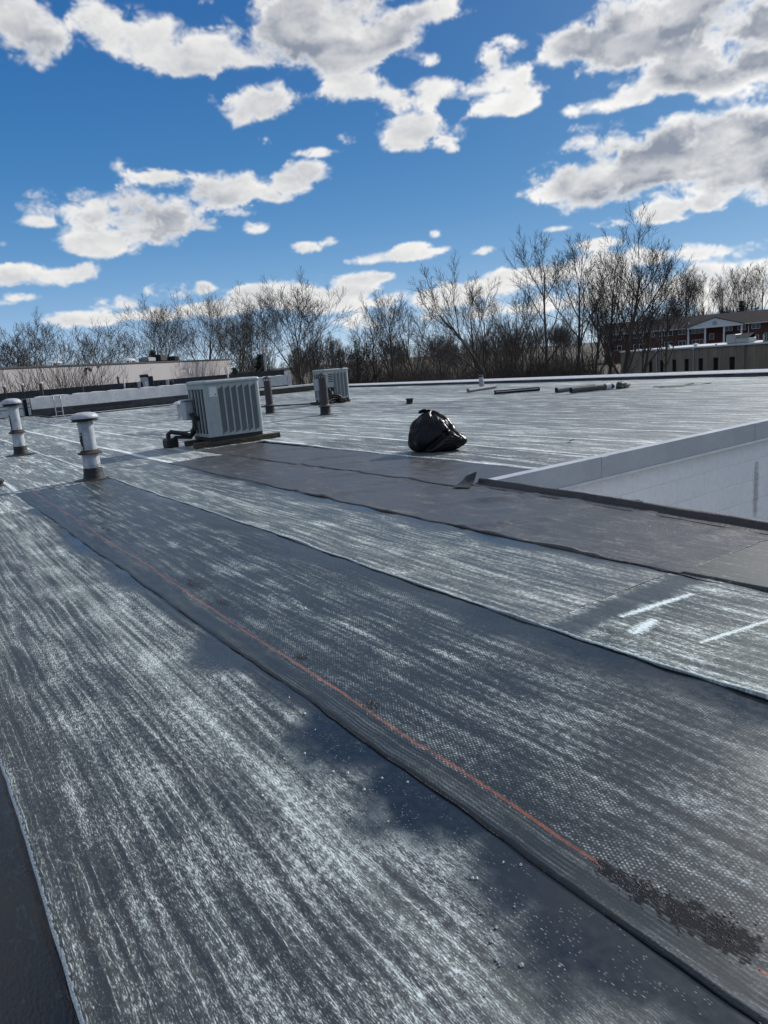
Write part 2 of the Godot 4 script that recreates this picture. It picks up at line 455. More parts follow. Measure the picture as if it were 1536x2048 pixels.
# o.columns: [u, whiteness, brown, olive] stops across the sheet; o.lobes: [z, half length, depth] of smooth bitumen bled out along the right-hand lap
func felt_pixels(o: Dictionary):
	var w: int = o.w
	var h: int = o.h
	var wm: float = o.wide
	var lm: float = o.length
	var z0: float = o.z0
	var sd: int = o.seed
	var mx := w / wm                                     # texels per metre across
	var mz := h / lm
	var asp := mz / mx
	var lane := noise_map(w, h, sd, o.get("lane_fine", 20.0) / mx, o.get("lane_long", 18.0) * asp, 3)
	var patch := noise_map(w, h, sd + 1, 3.2 / mx, o.get("patch_long", 1.6) * asp, 4)
	var fib := noise_map(w, h, sd + 2, minf(0.3, o.get("fleck", 190.0) / mx), o.get("fibre", 5.0) * asp, 3)
	var fine := noise_map(w, h, sd + 3, minf(0.5, 330.0 / mx), 1.8 * asp, 1)
	var vein := noise_map(w, h, sd + 4, 42.0 / mx, 6.0 * asp, 4, true)
	var blot := noise_map(w, h, sd + 5, 24.0 / mx, 1.0 * asp, 4)
	var soft := noise_map(w, h, sd + 6, 7.0 / mx, 1.3 * asp, 2)
	var base: Color = o.base
	var brown: Color = o.brown
	var olive: Color = o.olive
	var white: Color = o.white
	var lo: float = o.get("lo", 0.55)
	var hi: float = o.get("hi", 0.8)
	var lane_k: float = o.get("lane", 0.5)
	var blot_k: float = o.get("blot", 0.2)
	var vein_at: float = o.get("vein_at", 0.79)
	var patch_k: float = o.get("patch", 0.3)
	var vein_k: float = o.get("vein", 0.5)
	var dimple: float = o.get("dimple", 0.0)
	var film: float = o.get("film", 0.0)
	var lines: float = o.get("lines", 0.0)
	var ribs: float = o.get("ribs", 0.0)                 # metres from the left edge
	var r_base: float = o.get("rough", 0.55)
	var lobes: Array = o.get("lobes", [])
	var lobes_left: Array = o.get("lobes_left", [])
	var edge: float = o.get("edge", 0.0)
	var stops: Array = o.columns
	var chalk: float = o.get("chalk", -1.0)
	var tar: Array = o.get("tar", [])
	var bands: Array = o.get("bands", [])
	var strokes: Array = o.get("strokes", [])
	var rings: float = o.get("rings", 0.0)
	var bleed := Color(0.125, 0.155, 0.17)
	var cw := PackedFloat32Array(); cw.resize(w)
	var cb := PackedFloat32Array(); cb.resize(w)
	var co := PackedFloat32Array(); co.resize(w)
	for x in w:
		var u := (x + 0.5) / w
		for k in stops.size() - 1:
			if u >= stops[k][0] and u <= stops[k + 1][0]:
				var t: float = smoothstep(0.0, 1.0, (u - stops[k][0]) / maxf(0.0001, stops[k + 1][0] - stops[k][0]))
				cw[x] = lerpf(stops[k][1], stops[k + 1][1], t)
				cb[x] = lerpf(stops[k][2], stops[k + 1][2], t)
				co[x] = lerpf(stops[k][3], stops[k + 1][3], t)
	var px := PackedByteArray(); px.resize(w * h * 4)
	var hh := PackedByteArray(); hh.resize(w * h)
	var inv := 1.0 / 255.0
	for y in h:
		var z := z0 - (y + 0.5) / mz
		var deep := -1.0
		for l in lobes:
			var q: float = (z - l[0]) / l[1]
			if absf(q) < 1.0:
				deep = maxf(deep, l[2] * (1.0 - q * q))
		var deep2 := -1.0
		for l in lobes_left:
			var q: float = (z - l[0]) / l[1]
			if absf(q) < 1.0:
				deep2 = maxf(deep2, l[2] * (1.0 - q * q))
		var chalk_x := chalk + 0.003 * sin(z * 0.9) + 0.009 * (-z - 4.0) if chalk > 0.0 else 0.0
		var tars := []
		for t in tar:
			if absf(z - t[1]) < t[3] * 1.6:
				tars.append(t)
		var row_phase := 0.5 * (int(floor(z / 0.0105)) & 1)
		var dz := fposmod(z, 0.0105) / 0.0105 - 0.5
		for x in w:
			var i := y * w + x
			var xm := (x + 0.5) / mx
			var L := lane[i] * inv - 0.5
			var P := patch[i] * inv - 0.5
			var F := fib[i] * inv
			var G := fine[i] * inv
			var B := blot[i] * inv - 0.5
			var S := soft[i] * inv - 0.5
			var wv := F * 0.6 + G * 0.4 + L * lane_k + P * patch_k + B * blot_k + cw[x]
			var t := clampf((wv - lo) / (hi - lo), 0.0, 1.0)
			var vt := clampf((vein[i] * inv - vein_at) * 7.0, 0.0, 1.0) * vein_k * clampf(0.55 + L * 2.2 + (G - 0.5) * 1.8, 0.0, 1.0)
			t = maxf(t, vt)
			if lines > 0.0:
				var lx := fposmod((xm + 0.007 * S + 0.006 * P) / 0.031, 1.0) - 0.5
				var ll := 1.0 - absf(lx) / 0.085
				if ll > 0.0: t = maxf(t, ll * lines * clampf(0.15 + (F - 0.42) * 2.6 + L * 2.0 + (G - 0.5) * 1.2, 0.0, 1.0))
			var bt := clampf(cb[x] + P * 0.9 + L * 0.5, 0.0, 1.0)
			var ot := clampf(co[x] + film + L * 1.1 + B * 0.6, 0.0, 1.0) * 0.75
			var grain := 0.82 + 0.36 * G
			var r := lerpf(lerpf(base.r, brown.r, bt), olive.r, ot) * grain
			var g := lerpf(lerpf(base.g, brown.g, bt), olive.g, ot) * grain
			var b := lerpf(lerpf(base.b, brown.b, bt), olive.b, ot) * grain
			var rough := r_base + 0.25 * ot + 0.1 * P
			var up := 0.45 + 0.22 * (G - 0.5) + 0.25 * t
			if dimple > 0.0:
				var ddx := fposmod((xm + 0.006 * S) / 0.0125 + row_phase, 1.0) - 0.5
				var dd := 1.0 - (ddx * ddx * 1.3 + dz * dz) * 9.0
				if dd > 0.0:
					var dw := dd * dimple * clampf(0.28 + P * 1.5 + L * 1.3 + B * 1.3 + (F - 0.5) * 1.8, 0.0, 1.0)
					t = maxf(t, dw)
					up += 0.12 * dd
			if xm < ribs:
				var rb := 0.5 + 0.5 * cos((xm + 0.006 * S) / 0.0155 * TAU)
				up = 0.45 + 0.10 * rb * (0.6 + S)
				t = t * 0.25 + clampf(rb - 0.55, 0.0, 1.0) * clampf(0.2 + 0.6 * (G - 0.4) + 0.8 * S + 0.5 * L, 0.0, 1.0)
			r = lerpf(r, white.r, t); g = lerpf(g, white.g, t); b = lerpf(b, white.b, t)
			rough = lerpf(rough, 0.85, t)
			if rings > 0.0:
				var rg := 1.0 - absf(S + 0.25 * P - 0.10) / 0.022
				if rg > 0.0:
					rg *= rings * clampf(0.3 + G, 0.0, 1.0)
					r = lerpf(r, white.r * 0.85, rg); g = lerpf(g, white.g * 0.87, rg); b = lerpf(b, white.b * 0.87, rg)
				elif S + 0.25 * P > 0.12:
					r *= 1.0 - 0.22 * rings; g *= 1.0 - 0.20 * rings; b *= 1.0 - 0.18 * rings
					rough -= 0.12 * rings
			if deep > 0.0 or deep2 > 0.0:
				var fat := 0.9 + 0.4 * S + 0.08 * B + 0.3 * (F - 0.5) + 0.25 * L
				var m := 0.0
				if deep > 0.0: m = clampf(0.5 - ((wm - xm) - deep * fat) / (0.13 + 0.07 * F), 0.0, 1.0)
				if deep2 > 0.0: m = maxf(m, clampf(0.5 - (xm - deep2 * fat) / (0.13 + 0.07 * F), 0.0, 1.0))
				if G > 0.78 and F > 0.60 and S > -0.02: m *= 0.25
				r = lerpf(r, bleed.r + 0.03 * B, m); g = lerpf(g, bleed.g + 0.03 * B, m); b = lerpf(b, bleed.b + 0.03 * B, m)
				rough = lerpf(rough, 0.15 + 0.16 * (B + 0.5), m)
				up = lerpf(up, 0.5 + 0.02 * (F - 0.5) + 0.10 * B + 0.1 * S, m)
			for bd in bands:
				var bm: float = clampf(0.5 + (bd[2] * (1.0 + 0.5 * S) - absf(z - bd[0])) / (0.04 + 0.06 * F), 0.0, 1.0) * bd[1]
				if bm > 0.0:
					r = lerpf(r, bleed.r + 0.09, bm); g = lerpf(g, bleed.g + 0.095, bm); b = lerpf(b, bleed.b + 0.10, bm)
					rough = lerpf(rough, 0.3, bm)
			for sk in strokes:
				var sx: float = (xm - sk[0]) / (sk[2] - sk[0])
				if sx > 0.0 and sx < 1.0:
					var sm: float = 1.0 - absf(z - lerpf(sk[1], sk[3], sx) - 0.012 * B) / sk[4]
					if sm > 0.0:
						var q3 := clampf(sm * 2.0 + (F - 0.5) * 2.5 + (G - 0.5) * 2.0 - 0.6 + sin(sx * PI) * 0.5 + 1.2 * B, 0.0, 1.0)
						r = lerpf(r, white.r, q3); g = lerpf(g, white.g, q3); b = lerpf(b, white.b, q3); rough = lerpf(rough, 0.8, q3)
			if edge > 0.0 and xm < edge * (0.5 + F):
				var et := clampf(0.35 + G * 0.8, 0.0, 1.0)
				r = lerpf(r, white.r * 1.05, et); g = lerpf(g, white.g * 1.05, et); b = lerpf(b, white.b * 1.03, et)
			if chalk > 0.0:
				var cd := absf(xm - chalk_x - 0.004 * (F - 0.5)) / 0.0085
				if cd < 1.0:
					var ct := clampf((1.0 - cd * cd) * (0.15 + 1.1 * G + 0.7 * S + 0.5 * B), 0.0, 0.68)
					if z > -1.0 and z < -0.66: ct = 0.0
					r = lerpf(r, 0.64, ct); g = lerpf(g, 0.36, ct); b = lerpf(b, 0.27, ct)
			for tt in tars:
				var qx: float = (xm - tt[0]) / tt[2]
				var qz: float = (z - tt[1]) / tt[3]
				var q2: float = 1.15 - (qx * qx + qz * qz) + B * 2.4 + (F - 0.5) * tt[4]
				if q2 > 0.35:
					var tk := clampf((q2 - 0.35) * 4.0 + (G - 0.55) * 2.2, 0.0, 1.0)
					r = lerpf(r, 0.02, tk); g = lerpf(g, 0.022, tk); b = lerpf(b, 0.028, tk)
					rough = lerpf(rough, 0.25, tk)
					up = lerpf(up, 0.58 + 0.12 * (G - 0.5), tk)
			var j := i * 4
			px[j] = int(clampf(r, 0.0, 1.0) * 255.0); px[j + 1] = int(clampf(g, 0.0, 1.0) * 255.0); px[j + 2] = int(clampf(b, 0.0, 1.0) * 255.0)
			px[j + 3] = int(clampf(rough, 0.05, 1.0) * 255.0)
			hh[i] = int(clampf(up, 0.0, 1.0) * 255.0)
	o.px = px
	o.hh = hh

func felt_materials(o: Dictionary) -> Array:              # one material for each 2048 rows
	var w: int = o.w
	var h: int = o.h
	var px: PackedByteArray = o.px
	var hh: PackedByteArray = o.hh
	var mats := []
	var parts := int(ceil(h / 2048.0))
	var rows := h / parts
	for k in parts:
		var m := StandardMaterial3D.new()
		var tex := ImageTexture.create_from_image(Image.create_from_data(w, rows, false, Image.FORMAT_RGBA8, px.slice(k * rows * w * 4, (k + 1) * rows * w * 4)))
		m.albedo_texture = tex
		m.roughness_texture = tex
		m.roughness_texture_channel = BaseMaterial3D.TEXTURE_CHANNEL_ALPHA
		m.heightmap_enabled = true
		m.heightmap_texture = ImageTexture.create_from_image(Image.create_from_data(w, rows, false, Image.FORMAT_L8, hh.slice(k * rows * w, (k + 1) * rows * w)))
		m.heightmap_scale = o.get("relief", 0.3)
		m.metallic_specular = o.get("spec", 0.4)
		mats.append(m)
	return mats

var wave := FastNoiseLite.new()

func roof_y(x: float, z: float) -> float:
	return wave.get_noise_2d(x, z) * 0.014 + wave.get_noise_2d(x * 5.0 + 90.0, z * 5.0) * 0.004

# one lapped sheet: its left edge lies on the sheet to its left, its right edge runs under the next one
func sheet(parent: Node, x0: float, x1: float, za: float, zb: float, mats: Array, v0: float, v1: float, step := 0.12, opt := {}) -> MeshInstance3D:
	var rows := maxi(2, int(ceil((za - zb) / step)))
	var nx: int = opt.get("nx", 9)
	var lifts: Array = opt.get("lifts", [])
	var thick: float = opt.get("thick", 0.006)
	var waver: float = opt.get("waver", 0.012)
	var hump: Array = opt.get("humps", [])
	var dx0: float = opt.get("skew", 0.0)
	var ed := FastNoiseLite.new(); ed.seed = int(x0 * 10.0) + 7; ed.frequency = 1.6; ed.fractal_octaves = 4
	var us := PackedFloat32Array()
	for i in nx + 1:
		us.append(pow(float(i) / nx, 1.6))
	var mesh := ArrayMesh.new()
	var per := mats.size()
	for s in per:
		var ra := int(rows * s / float(per))
		var rb := int(rows * (s + 1) / float(per))
		var st := begin()
		st.set_smooth_group(0)
		for r in range(ra, rb + 1):
			var f := float(r) / rows
			var z := lerpf(za, zb, f)
			var xl := x0 + dx0 * f + ed.get_noise_1d(z) * waver
			var v := lerpf(v0, v1, (f * rows - ra) / float(rb - ra)) if per == 1 else (f * rows - ra) / float(rb - ra)
			var prof := []
			for i in nx + 1:
				var x := lerpf(xl, x1 + 0.06 + dx0 * f, us[i])
				var y := roof_y(x, z) + lerpf(thick, 0.0, smoothstep(0.0, 1.0, us[i] * 1.1)) + 0.004
				for l in lifts:
					y += l[1] * exp(-pow((z - l[0]) / l[2], 2.0)) * exp(-(x - xl) / 0.07)
				for q in hump:       # [x, z, height, rx, rz, turn]
					var hx: float = (x - q[0]) * cos(q[5]) + (z - q[1]) * sin(q[5])
					var hz: float = (z - q[1]) * cos(q[5]) - (x - q[0]) * sin(q[5])
					y += q[2] * exp(-pow(hx / q[3], 2.0) - pow(hz / q[4], 2.0))
				prof.append([Vector3(x, y, z), us[i]])
			# the cut edge, down to the deck
			prof.push_front([Vector3(xl - 0.001, roof_y(xl, z) - 0.012, z), 0.0])
			for p in prof:
				st.set_uv(Vector2(p[1], v))
				st.add_vertex(p[0])
		var n := nx + 2
		for r in rb - ra:
			for i in n - 1:
				var a := r * n + i
				for k in [a, a + n, a + 1, a + 1, a + n, a + n + 1]:
					st.add_index(k)
		st.generate_normals()
		st.commit(mesh)
		mesh.surface_set_material(s, mats[s])
	var o := MeshInstance3D.new()
	o.name = "roofing_sheet"
	o.mesh = mesh
	parent.add_child(o, true)
	return o

func bead(parent: Node, x: float, za: float, zb: float, seed_: int, gap: float, size := 0.006, skew := 0.0, wv := 0.016):
	# tar squeezed out along a lap: a run of irregular strings
	var r := RandomNumberGenerator.new(); r.seed = seed_
	var ed := FastNoiseLite.new(); ed.seed = int(x * 10.0) + 7; ed.frequency = 1.6; ed.fractal_octaves = 4
	var st := begin()
	var z := za
	while z > zb:
		var run := r.randf_range(0.3, 1.3)
		var pts := []
		var rad := []
		var k := 0.0
		while k < run:
			var zz := z - k
			pts.append(Vector3(x + skew * (zz - za) / (zb - za) + ed.get_noise_1d(zz) * wv - 0.003 + r.randf_range(-0.004, 0.004), roof_y(x, zz) + 0.007, zz))
			rad.append(size * r.randf_range(0.5, 1.4) * clampf(minf(k, run - k) * 8.0 + 0.2, 0.2, 1.0))
			k += 0.07
		if pts.size() > 2:
			tube(st, pts, rad, 5, true, 0.9)
		z -= run + r.randf_range(0.0, gap)
	done(st, "seam_sealant", M.tar, parent)

func cross_bead(parent: Node, xa: float, xb: float, z: float, seed_: int):
	var r := RandomNumberGenerator.new(); r.seed = seed_
	var pts := []
	var rad := []
	var x := xa
	while x < xb:
		pts.append(Vector3(x, roof_y(x, z) + lerpf(0.009, 0.005, (x - xa) / (xb - xa)), z + r.randf_range(-0.006, 0.006)))
		rad.append(r.randf_range(0.0015, 0.0055))
		x += 0.035
	var st := begin()
	tube(st, pts, rad, 5)
	done(st, "seam_sealant", M.tar, parent)

func build_roof():
	wave.seed = 8; wave.frequency = 0.35; wave.fractal_octaves = 3
	var roof := structure("roof")
	# deck slabs under the felt
	var st := begin()
	box(st, Vector3(-12, -0.35, -40.0), Vector3(4.7, -0.03, 8.0))
	box(st, Vector3(4.7, -0.35, -40.0), Vector3(5.0, -0.03, -5.53))
	box(st, Vector3(5.0, -0.35, -34.7), Vector3(21.3, -0.03, -5.53))
	box(st, Vector3(5.0, -0.35, -40.0), Vector3(6.0, -0.03, -34.7))
	done(st, "roof_deck", M.shade_felt, roof)
	var grey := Color(0.13, 0.155, 0.165)
	var brown := Color(0.16, 0.168, 0.162)
	var olive := Color(0.38, 0.415, 0.39)
	var white := Color(0.82, 0.86, 0.86)
	var jobs := []
	var felt := func(o: Dictionary) -> Dictionary:
		jobs.append(o)
		return o
	# --- sheet with worn pale streaks, nearest the camera
	var d_m1: Dictionary = felt.call({w = 864, h = 2048, wide = 1.16, length = 8.6, z0 = -0.3, seed = 101, base = grey, brown = brown, olive = olive, white = white, lo = 0.51, hi = 0.80, lane = 0.27, patch = 0.26, blot = 0.18, vein = 0.9, vein_at = 0.76, rough = 0.5, relief = 0.18, rings = 0.25, spec = 0.6, edge = 0.009, lines = 1.0, film = 0.22, lane_fine = 27.0, lane_long = 30.0, fibre = 6.0,
		columns = [[0.0, -0.02, 0.7, 0.0], [0.06, -0.1, 0.75, 0.0], [0.16, -0.04, 0.5, 0.1], [0.30, 0.02, 0.25, 0.1], [0.45, 0.0, 0.3, 0.1], [0.55, 0.03, 0.2, 0.25], [0.62, 0.08, 0.1, 0.85], [0.68, 0.02, 0.1, 0.4], [0.76, 0.07, 0.1, 0.2], [0.85, 0.05, 0.1, 0.1], [0.93, -0.08, 0.2, 0.0], [1.0, -0.2, 0.1, 0.0]],
		lobes = [[-8.6, 0.5, 0.16], [-6.5, 1.0, 0.2], [-5.0, 0.7, 0.22], [-4.1, 0.5, 0.12], [-3.2, 0.42, 0.27], [-2.6, 0.3, 0.14], [-2.1, 0.34, 0.32], [-1.62, 0.34, 0.33], [-1.18, 0.24, 0.28], [-0.92, 0.3, 0.36], [-0.5, 0.4, 0.36]]})
	# --- dimpled dark sheet with ribbed margin and the chalk line
	var d_m2: Dictionary = felt.call({w = 640, h = 3072, wide = 1.31, length = 10.15, z0 = -0.3, seed = 131, base = Color(0.15, 0.178, 0.192), brown = Color(0.165, 0.178, 0.182), olive = Color(0.245, 0.275, 0.285), white = Color(0.82, 0.88, 0.88), lo = 0.66, hi = 0.98, lane = 0.45, vein = 1.0, rough = 0.36, relief = 0.11, dimple = 1.0, rings = 0.12, blot = 0.14, spec = 0.45, ribs = 0.11, chalk = 0.15,
		columns = [[0.0, -0.12, 0.2, 0.0], [0.12, -0.12, 0.2, 0.1], [0.3, 0.0, 0.2, 0.2], [0.42, 0.08, 0.1, 0.3], [0.5, 0.0, 0.3, 0.1], [0.62, 0.07, 0.1, 0.3], [0.75, -0.02, 0.3, 0.1], [0.86, -0.1, 0.2, 0.0], [1.0, -0.25, 0.1, 0.0]],
		lobes = [[-9.9, 0.7, 0.16], [-8.2, 1.2, 0.22], [-6.3, 1.1, 0.2], [-4.6, 0.9, 0.26], [-3.5, 0.6, 0.16], [-2.5, 0.9, 0.26], [-1.9, 0.8, 0.26], [-1.2, 0.6, 0.28], [-0.7, 0.6, 0.28]],
		tar = [[0.25, -4.45, 0.04, 0.13, 1.0], [0.24, -3.96, 0.03, 0.07, 1.2], [0.19, -2.87, 0.026, 0.04, 0.8], [0.17, -2.24, 0.024, 0.045, 0.8], [0.12, -1.04, 0.03, 0.05, 2.2], [0.12, -0.95, 0.04, 0.07, 2.4], [0.135, -0.84, 0.055, 0.09, 2.2], [0.15, -0.74, 0.06, 0.07, 2.0], [0.30, -6.84, 0.018, 0.04, 1.0], [0.27, -6.95, 0.014, 0.03, 1.0], [0.42, -5.3, 0.014, 0.02, 1.0], [0.22, -5.6, 0.012, 0.02, 1.0]]})
	# --- pale weathered sheet
	var d_m3: Dictionary = felt.call({w = 448, h = 1536, wide = 1.16, length = 9.3, z0 = -2.35, seed = 171, base = Color(0.235, 0.268, 0.277), brown = Color(0.26, 0.26, 0.245), olive = Color(0.44, 0.468, 0.435), white = Color(0.83, 0.87, 0.87), lo = 0.50, hi = 0.94, lane = 0.45, vein = 0.5, rings = 0.25, rough = 0.40, spec = 0.6, relief = 0.2, edge = 0.02,
		columns = [[0.0, 0.05, 0.3, 0.3], [0.1, 0.0, 0.3, 0.5], [0.25, 0.02, 0.3, 0.6], [0.36, 0.1, 0.1, 0.6], [0.45, 0.0, 0.2, 0.3], [0.65, 0.02, 0.2, 0.2], [0.8, 0.02, 0.1, 0.2], [0.9, -0.1, 0.2, 0.0], [1.0, -0.15, 0.1, 0.0]],
		lobes = [[-7.6, 0.8, 0.2], [-6.4, 0.6, 0.24], [-5.5, 0.5, 0.26], [-4.5, 0.55, 0.24], [-3.6, 0.6, 0.26], [-2.8, 0.4, 0.14], [-9.0, 0.8, 0.16]]})
	# --- the same felt nearer the camera, with a broad smooth margin and brushed coating
	var d_m3b: Dictionary = felt.call({w = 448, h = 768, wide = 1.16, length = 3.2, z0 = 0.85, seed = 191, base = Color(0.19, 0.232, 0.245), brown = Color(0.27, 0.275, 0.25), olive = Color(0.41, 0.45, 0.415), white = Color(0.86, 0.91, 0.91), bands = [[-2.22, 0.8, 0.09]], strokes = [[0.34, -2.12, 0.86, -2.06, 0.03], [0.31, -1.68, 0.8, -1.60, 0.02], [0.2, -1.95, 0.42, -1.98, 0.05]], lo = 0.50, hi = 0.86, lane = 0.45, vein = 0.3, rough = 0.44, relief = 0.25, edge = 0.02,
		columns = [[0.0, 0.08, 0.2, 0.3], [0.2, 0.02, 0.5, 0.4], [0.5, 0.02, 0.5, 0.3], [0.75, 0.02, 0.3, 0.2], [1.0, 0.0, 0.2, 0.1]]})
	# --- brown single-ply membrane, mottling paints scuffs and the shading of wrinkles
	var d_mb: Dictionary = felt.call({w = 320, h = 1024, wide = 1.3, length = 9.0, z0 = -2.3, seed = 211, base = Color(0.225, 0.228, 0.226), brown = Color(0.285, 0.277, 0.266), olive = Color(0.35, 0.35, 0.342), white = Color(0.60, 0.60, 0.595), lo = 0.66, hi = 1.25, blot = 0.4, rings = 0.35, lane = 0.3, patch = 0.5, vein = 0.06, rough = 0.38, spec = 0.5, relief = 0.18,
		columns = [[0.0, 0.0, 0.4, 0.2], [0.5, 0.0, 0.5, 0.0], [1.0, 0.0, 0.4, 0.1]]})
	# --- ribbed dark felt at the right
	var d_mr: Dictionary = felt.call({w = 384, h = 512, wide = 1.3, length = 3.2, z0 = 0.9, seed = 231, base = Color(0.215, 0.24, 0.24), brown = Color(0.255, 0.26, 0.248), olive = Color(0.34, 0.345, 0.335), white = Color(0.68, 0.70, 0.70), lo = 0.74, hi = 1.0, lane = 0.5, vein = 0.2, rough = 0.55, relief = 0.3, dimple = 0.5, columns = [[0.0, 0.0, 0.3, 0.1], [1.0, 0.0, 0.4, 0.1]]})
	# --- smooth dark felt at the lower left
	var d_m0: Dictionary = felt.call({w = 320, h = 768, wide = 1.16, length = 6.0, z0 = 0.5, seed = 251, base = Color(0.055, 0.085, 0.105), brown = Color(0.075, 0.098, 0.112), olive = Color(0.13, 0.16, 0.175), white = Color(0.6, 0.64, 0.66), lo = 0.86, hi = 1.05, lane = 0.4, vein = 0.2, rough = 0.2, spec = 0.45, relief = 0.2, rings = 0.2,
		columns = [[0.0, 0.0, 0.2, 0.1], [0.8, 0.02, 0.2, 0.1], [0.88, -0.1, 0.1, 0.0], [1.0, -0.2, 0.1, 0.0]], tar = [[1.10, -2.1, 0.012, 0.8, 1.5]]})
	# --- three kinds of old felt farther off, whites raised in place of glare
	var far := []
	for k in 5:
		far.append(felt.call({w = 224, h = 896, wide = 1.16, length = 11.0, z0 = 0.0, seed = 301 + 20 * k, base = [Color(0.37, 0.40, 0.395), Color(0.28, 0.305, 0.305), Color(0.44, 0.47, 0.46), Color(0.33, 0.36, 0.36), Color(0.39, 0.415, 0.395)][k], brown = [Color(0.34, 0.345, 0.325), Color(0.27, 0.272, 0.262), Color(0.40, 0.405, 0.385), Color(0.315, 0.32, 0.305), Color(0.37, 0.37, 0.345)][k], olive = [Color(0.48, 0.52, 0.48), Color(0.38, 0.41, 0.39), Color(0.54, 0.58, 0.54), Color(0.43, 0.465, 0.435), Color(0.50, 0.535, 0.48)][k], white = Color(0.90, 0.92, 0.92), rings = 0.5, lo = [0.50, 0.57, 0.45, 0.55, 0.49][k], hi = 0.92, lane = 0.7, patch = 0.6, patch_long = 7.0, fleck = 55.0, vein = 0.3, rough = 0.46, relief = 0.12, spec = 0.6, edge = [0.07, 0.04, 0.10, 0.05, 0.08][k],
			columns = [[0.0, 0.22, 0.1, 0.3], [0.05, 0.14, 0.2, 0.3], [0.12, -0.02, 0.4, 0.4], [0.3, 0.0, 0.4, 0.4], [0.5, -0.02, 0.4, 0.3], [0.7, 0.05, 0.2, 0.5], [0.85, 0.0, 0.4, 0.2], [1.0, 0.06, 0.2, 0.2]]}))
	# each felt is computed on a thread of its own
	var task := WorkerThreadPool.add_group_task(func(i): felt_pixels(jobs[i]), jobs.size(), -1, true)
	WorkerThreadPool.wait_for_group_task_completion(task)
	var m1 := felt_materials(d_m1)
	var m2 := felt_materials(d_m2)
	var m3 := felt_materials(d_m3)
	var m3b := felt_materials(d_m3b)
	var mb := felt_materials(d_mb)
	var mr := felt_materials(d_mr)
	var m0 := felt_materials(d_m0)
	for k in 5: far[k] = felt_materials(far[k])
	# lay the near sheets
	sheet(roof, -1.0, 0.1, 2.5, -8.9, m0, -0.33, 1.57, 0.2)
	sheet(roof, 0.1, 1.2, -0.3, -8.9, m1, 0.0, 1.0, 0.07, {lifts = [[-1.9, 0.006, 0.3]], nx = 14})
	sheet(roof, 0.1, 1.2, 3.0, -0.3, far[0], 0.0, 0.3, 0.4)
	sheet(roof, 1.2, 2.45, -0.3, -10.45, m2, 0.0, 1.0, 0.07, {thick = 0.0045, waver = 0.016, nx = 14, lifts = [[-0.75, 0.004, 0.16], [-1.15, 0.005, 0.14], [-1.95, 0.003, 0.12]]})
	sheet(roof, 1.2, 2.45, 3.0, -0.3, far[1], 0.0, 0.3, 0.4)
	sheet(roof, 2.45, 3.55, -2.35, -11.65, m3, 0.0, 1.0, 0.1, {thick = 0.006, waver = 0.02, nx = 12, lifts = [[-2.5, 0.01, 0.12], [-3.3, 0.006, 0.2], [-4.9, 0.007, 0.2]]})
	sheet(roof, 2.45, 3.55, 0.85, -2.35, m3b, 0.0, 1.0, 0.08, {thick = 0.007, waver = 0.02, nx = 12, lifts = [[-1.25, 0.015, 0.12], [-1.6, 0.008, 0.1]]})
	var folds := RandomNumberGenerator.new(); folds.seed = 12
	var wrinkles := []
	for i in 34:
		wrinkles.append([folds.randf_range(3.7, 5.6), folds.randf_range(-12.0, -2.6), folds.randf_range(0.006, 0.020), folds.randf_range(0.3, 0.8), folds.randf_range(0.04, 0.09), folds.randf_range(0.15, 0.6)])
	wrinkles.append([4.55, -4.75, 0.03, 0.5, 0.05, 0.5])
	sheet(roof, 3.55, 4.78, -2.3, -11.3, mb, 0.0, 1.0, 0.1, {thick = 0.007, waver = 0.035, nx = 14, lifts = [[-3.2, 0.012, 0.14], [-3.9, 0.01, 0.1], [-5.2, 0.014, 0.15], [-6.6, 0.01, 0.2]],
		humps = wrinkles})
	sheet(roof, 3.60, 4.66, 0.9, -2.3, mr, 0.0, 1.0, 0.1, {thick = 0.008, waver = 0.025, lifts = [[-1.7, 0.012, 0.2]]})
	sheet(roof, 3.60, 4.66, 5.0, 0.9, mr, 0.0, 1.0, 0.3, {thick = 0.008})
	sheet(roof, 2.45, 3.60, 5.0, 0.85, far[2], 0.0, 0.4, 0.4)
	sheet(roof, 4.72, 5.85, -5.5, -12.6, mb, 0.0, 1.0, 0.1, {thick = 0.007, waver = 0.03, skew = -0.25, humps = wrinkles})
	# lay the rest of the roof
	var lay := RandomNumberGenerator.new(); lay.seed = 4
	var cols := [[-5.4, -4.3], [-4.3, -3.2], [-3.2, -2.1], [-2.1, -1.0]]
	for c in cols:
		sheet(roof, c[0], c[1], 5.0, -11.0, far[lay.randi() % 5], 0.0, 1.4, 0.6)
		sheet(roof, c[0], c[1], -11.0, -39.9, far[lay.randi() % 5], 0.0, 2.6, 1.0)
	for c in [[-1.0, 0.1, -8.9], [0.1, 1.2, -8.9], [1.2, 2.45, -10.45], [2.45, 3.55, -11.65], [3.55, 4.72, -11.3], [4.72, 5.85, -12.6]]:
		var z: float = c[2]
		while z > -34.0:
			var z2 := maxf(z - lay.randf_range(6.0, 11.0), -34.65)
			if z2 < -31.0: z2 = -34.65
			var v := lay.randf()
			sheet(roof, c[0], c[1], z, z2, far[lay.randi() % 5], v, v + (z - z2) / 11.0, 0.35)
			z = z2
		sheet(roof, c[0], c[1], -34.65, -39.95, far[1], 0.0, 0.5, 0.6)
	var x := 5.85
	while x < 20.6:
		var x2 := minf(x + 1.1, 21.0)
		if 21.0 - x2 < 0.5: x2 = 21.0
		var z := -5.5
		while z > -34.0:
			var z2 := z - lay.randf_range(4.5, 11.0)
			if z2 < -31.0: z2 = -34.65
			var v := lay.randf()
			sheet(roof, x, x2, z, z2, far[lay.randi() % 5], v, v + (z - z2) / 11.0, 0.3, {thick = 0.004, waver = 0.04})
			z = z2
		x = x2
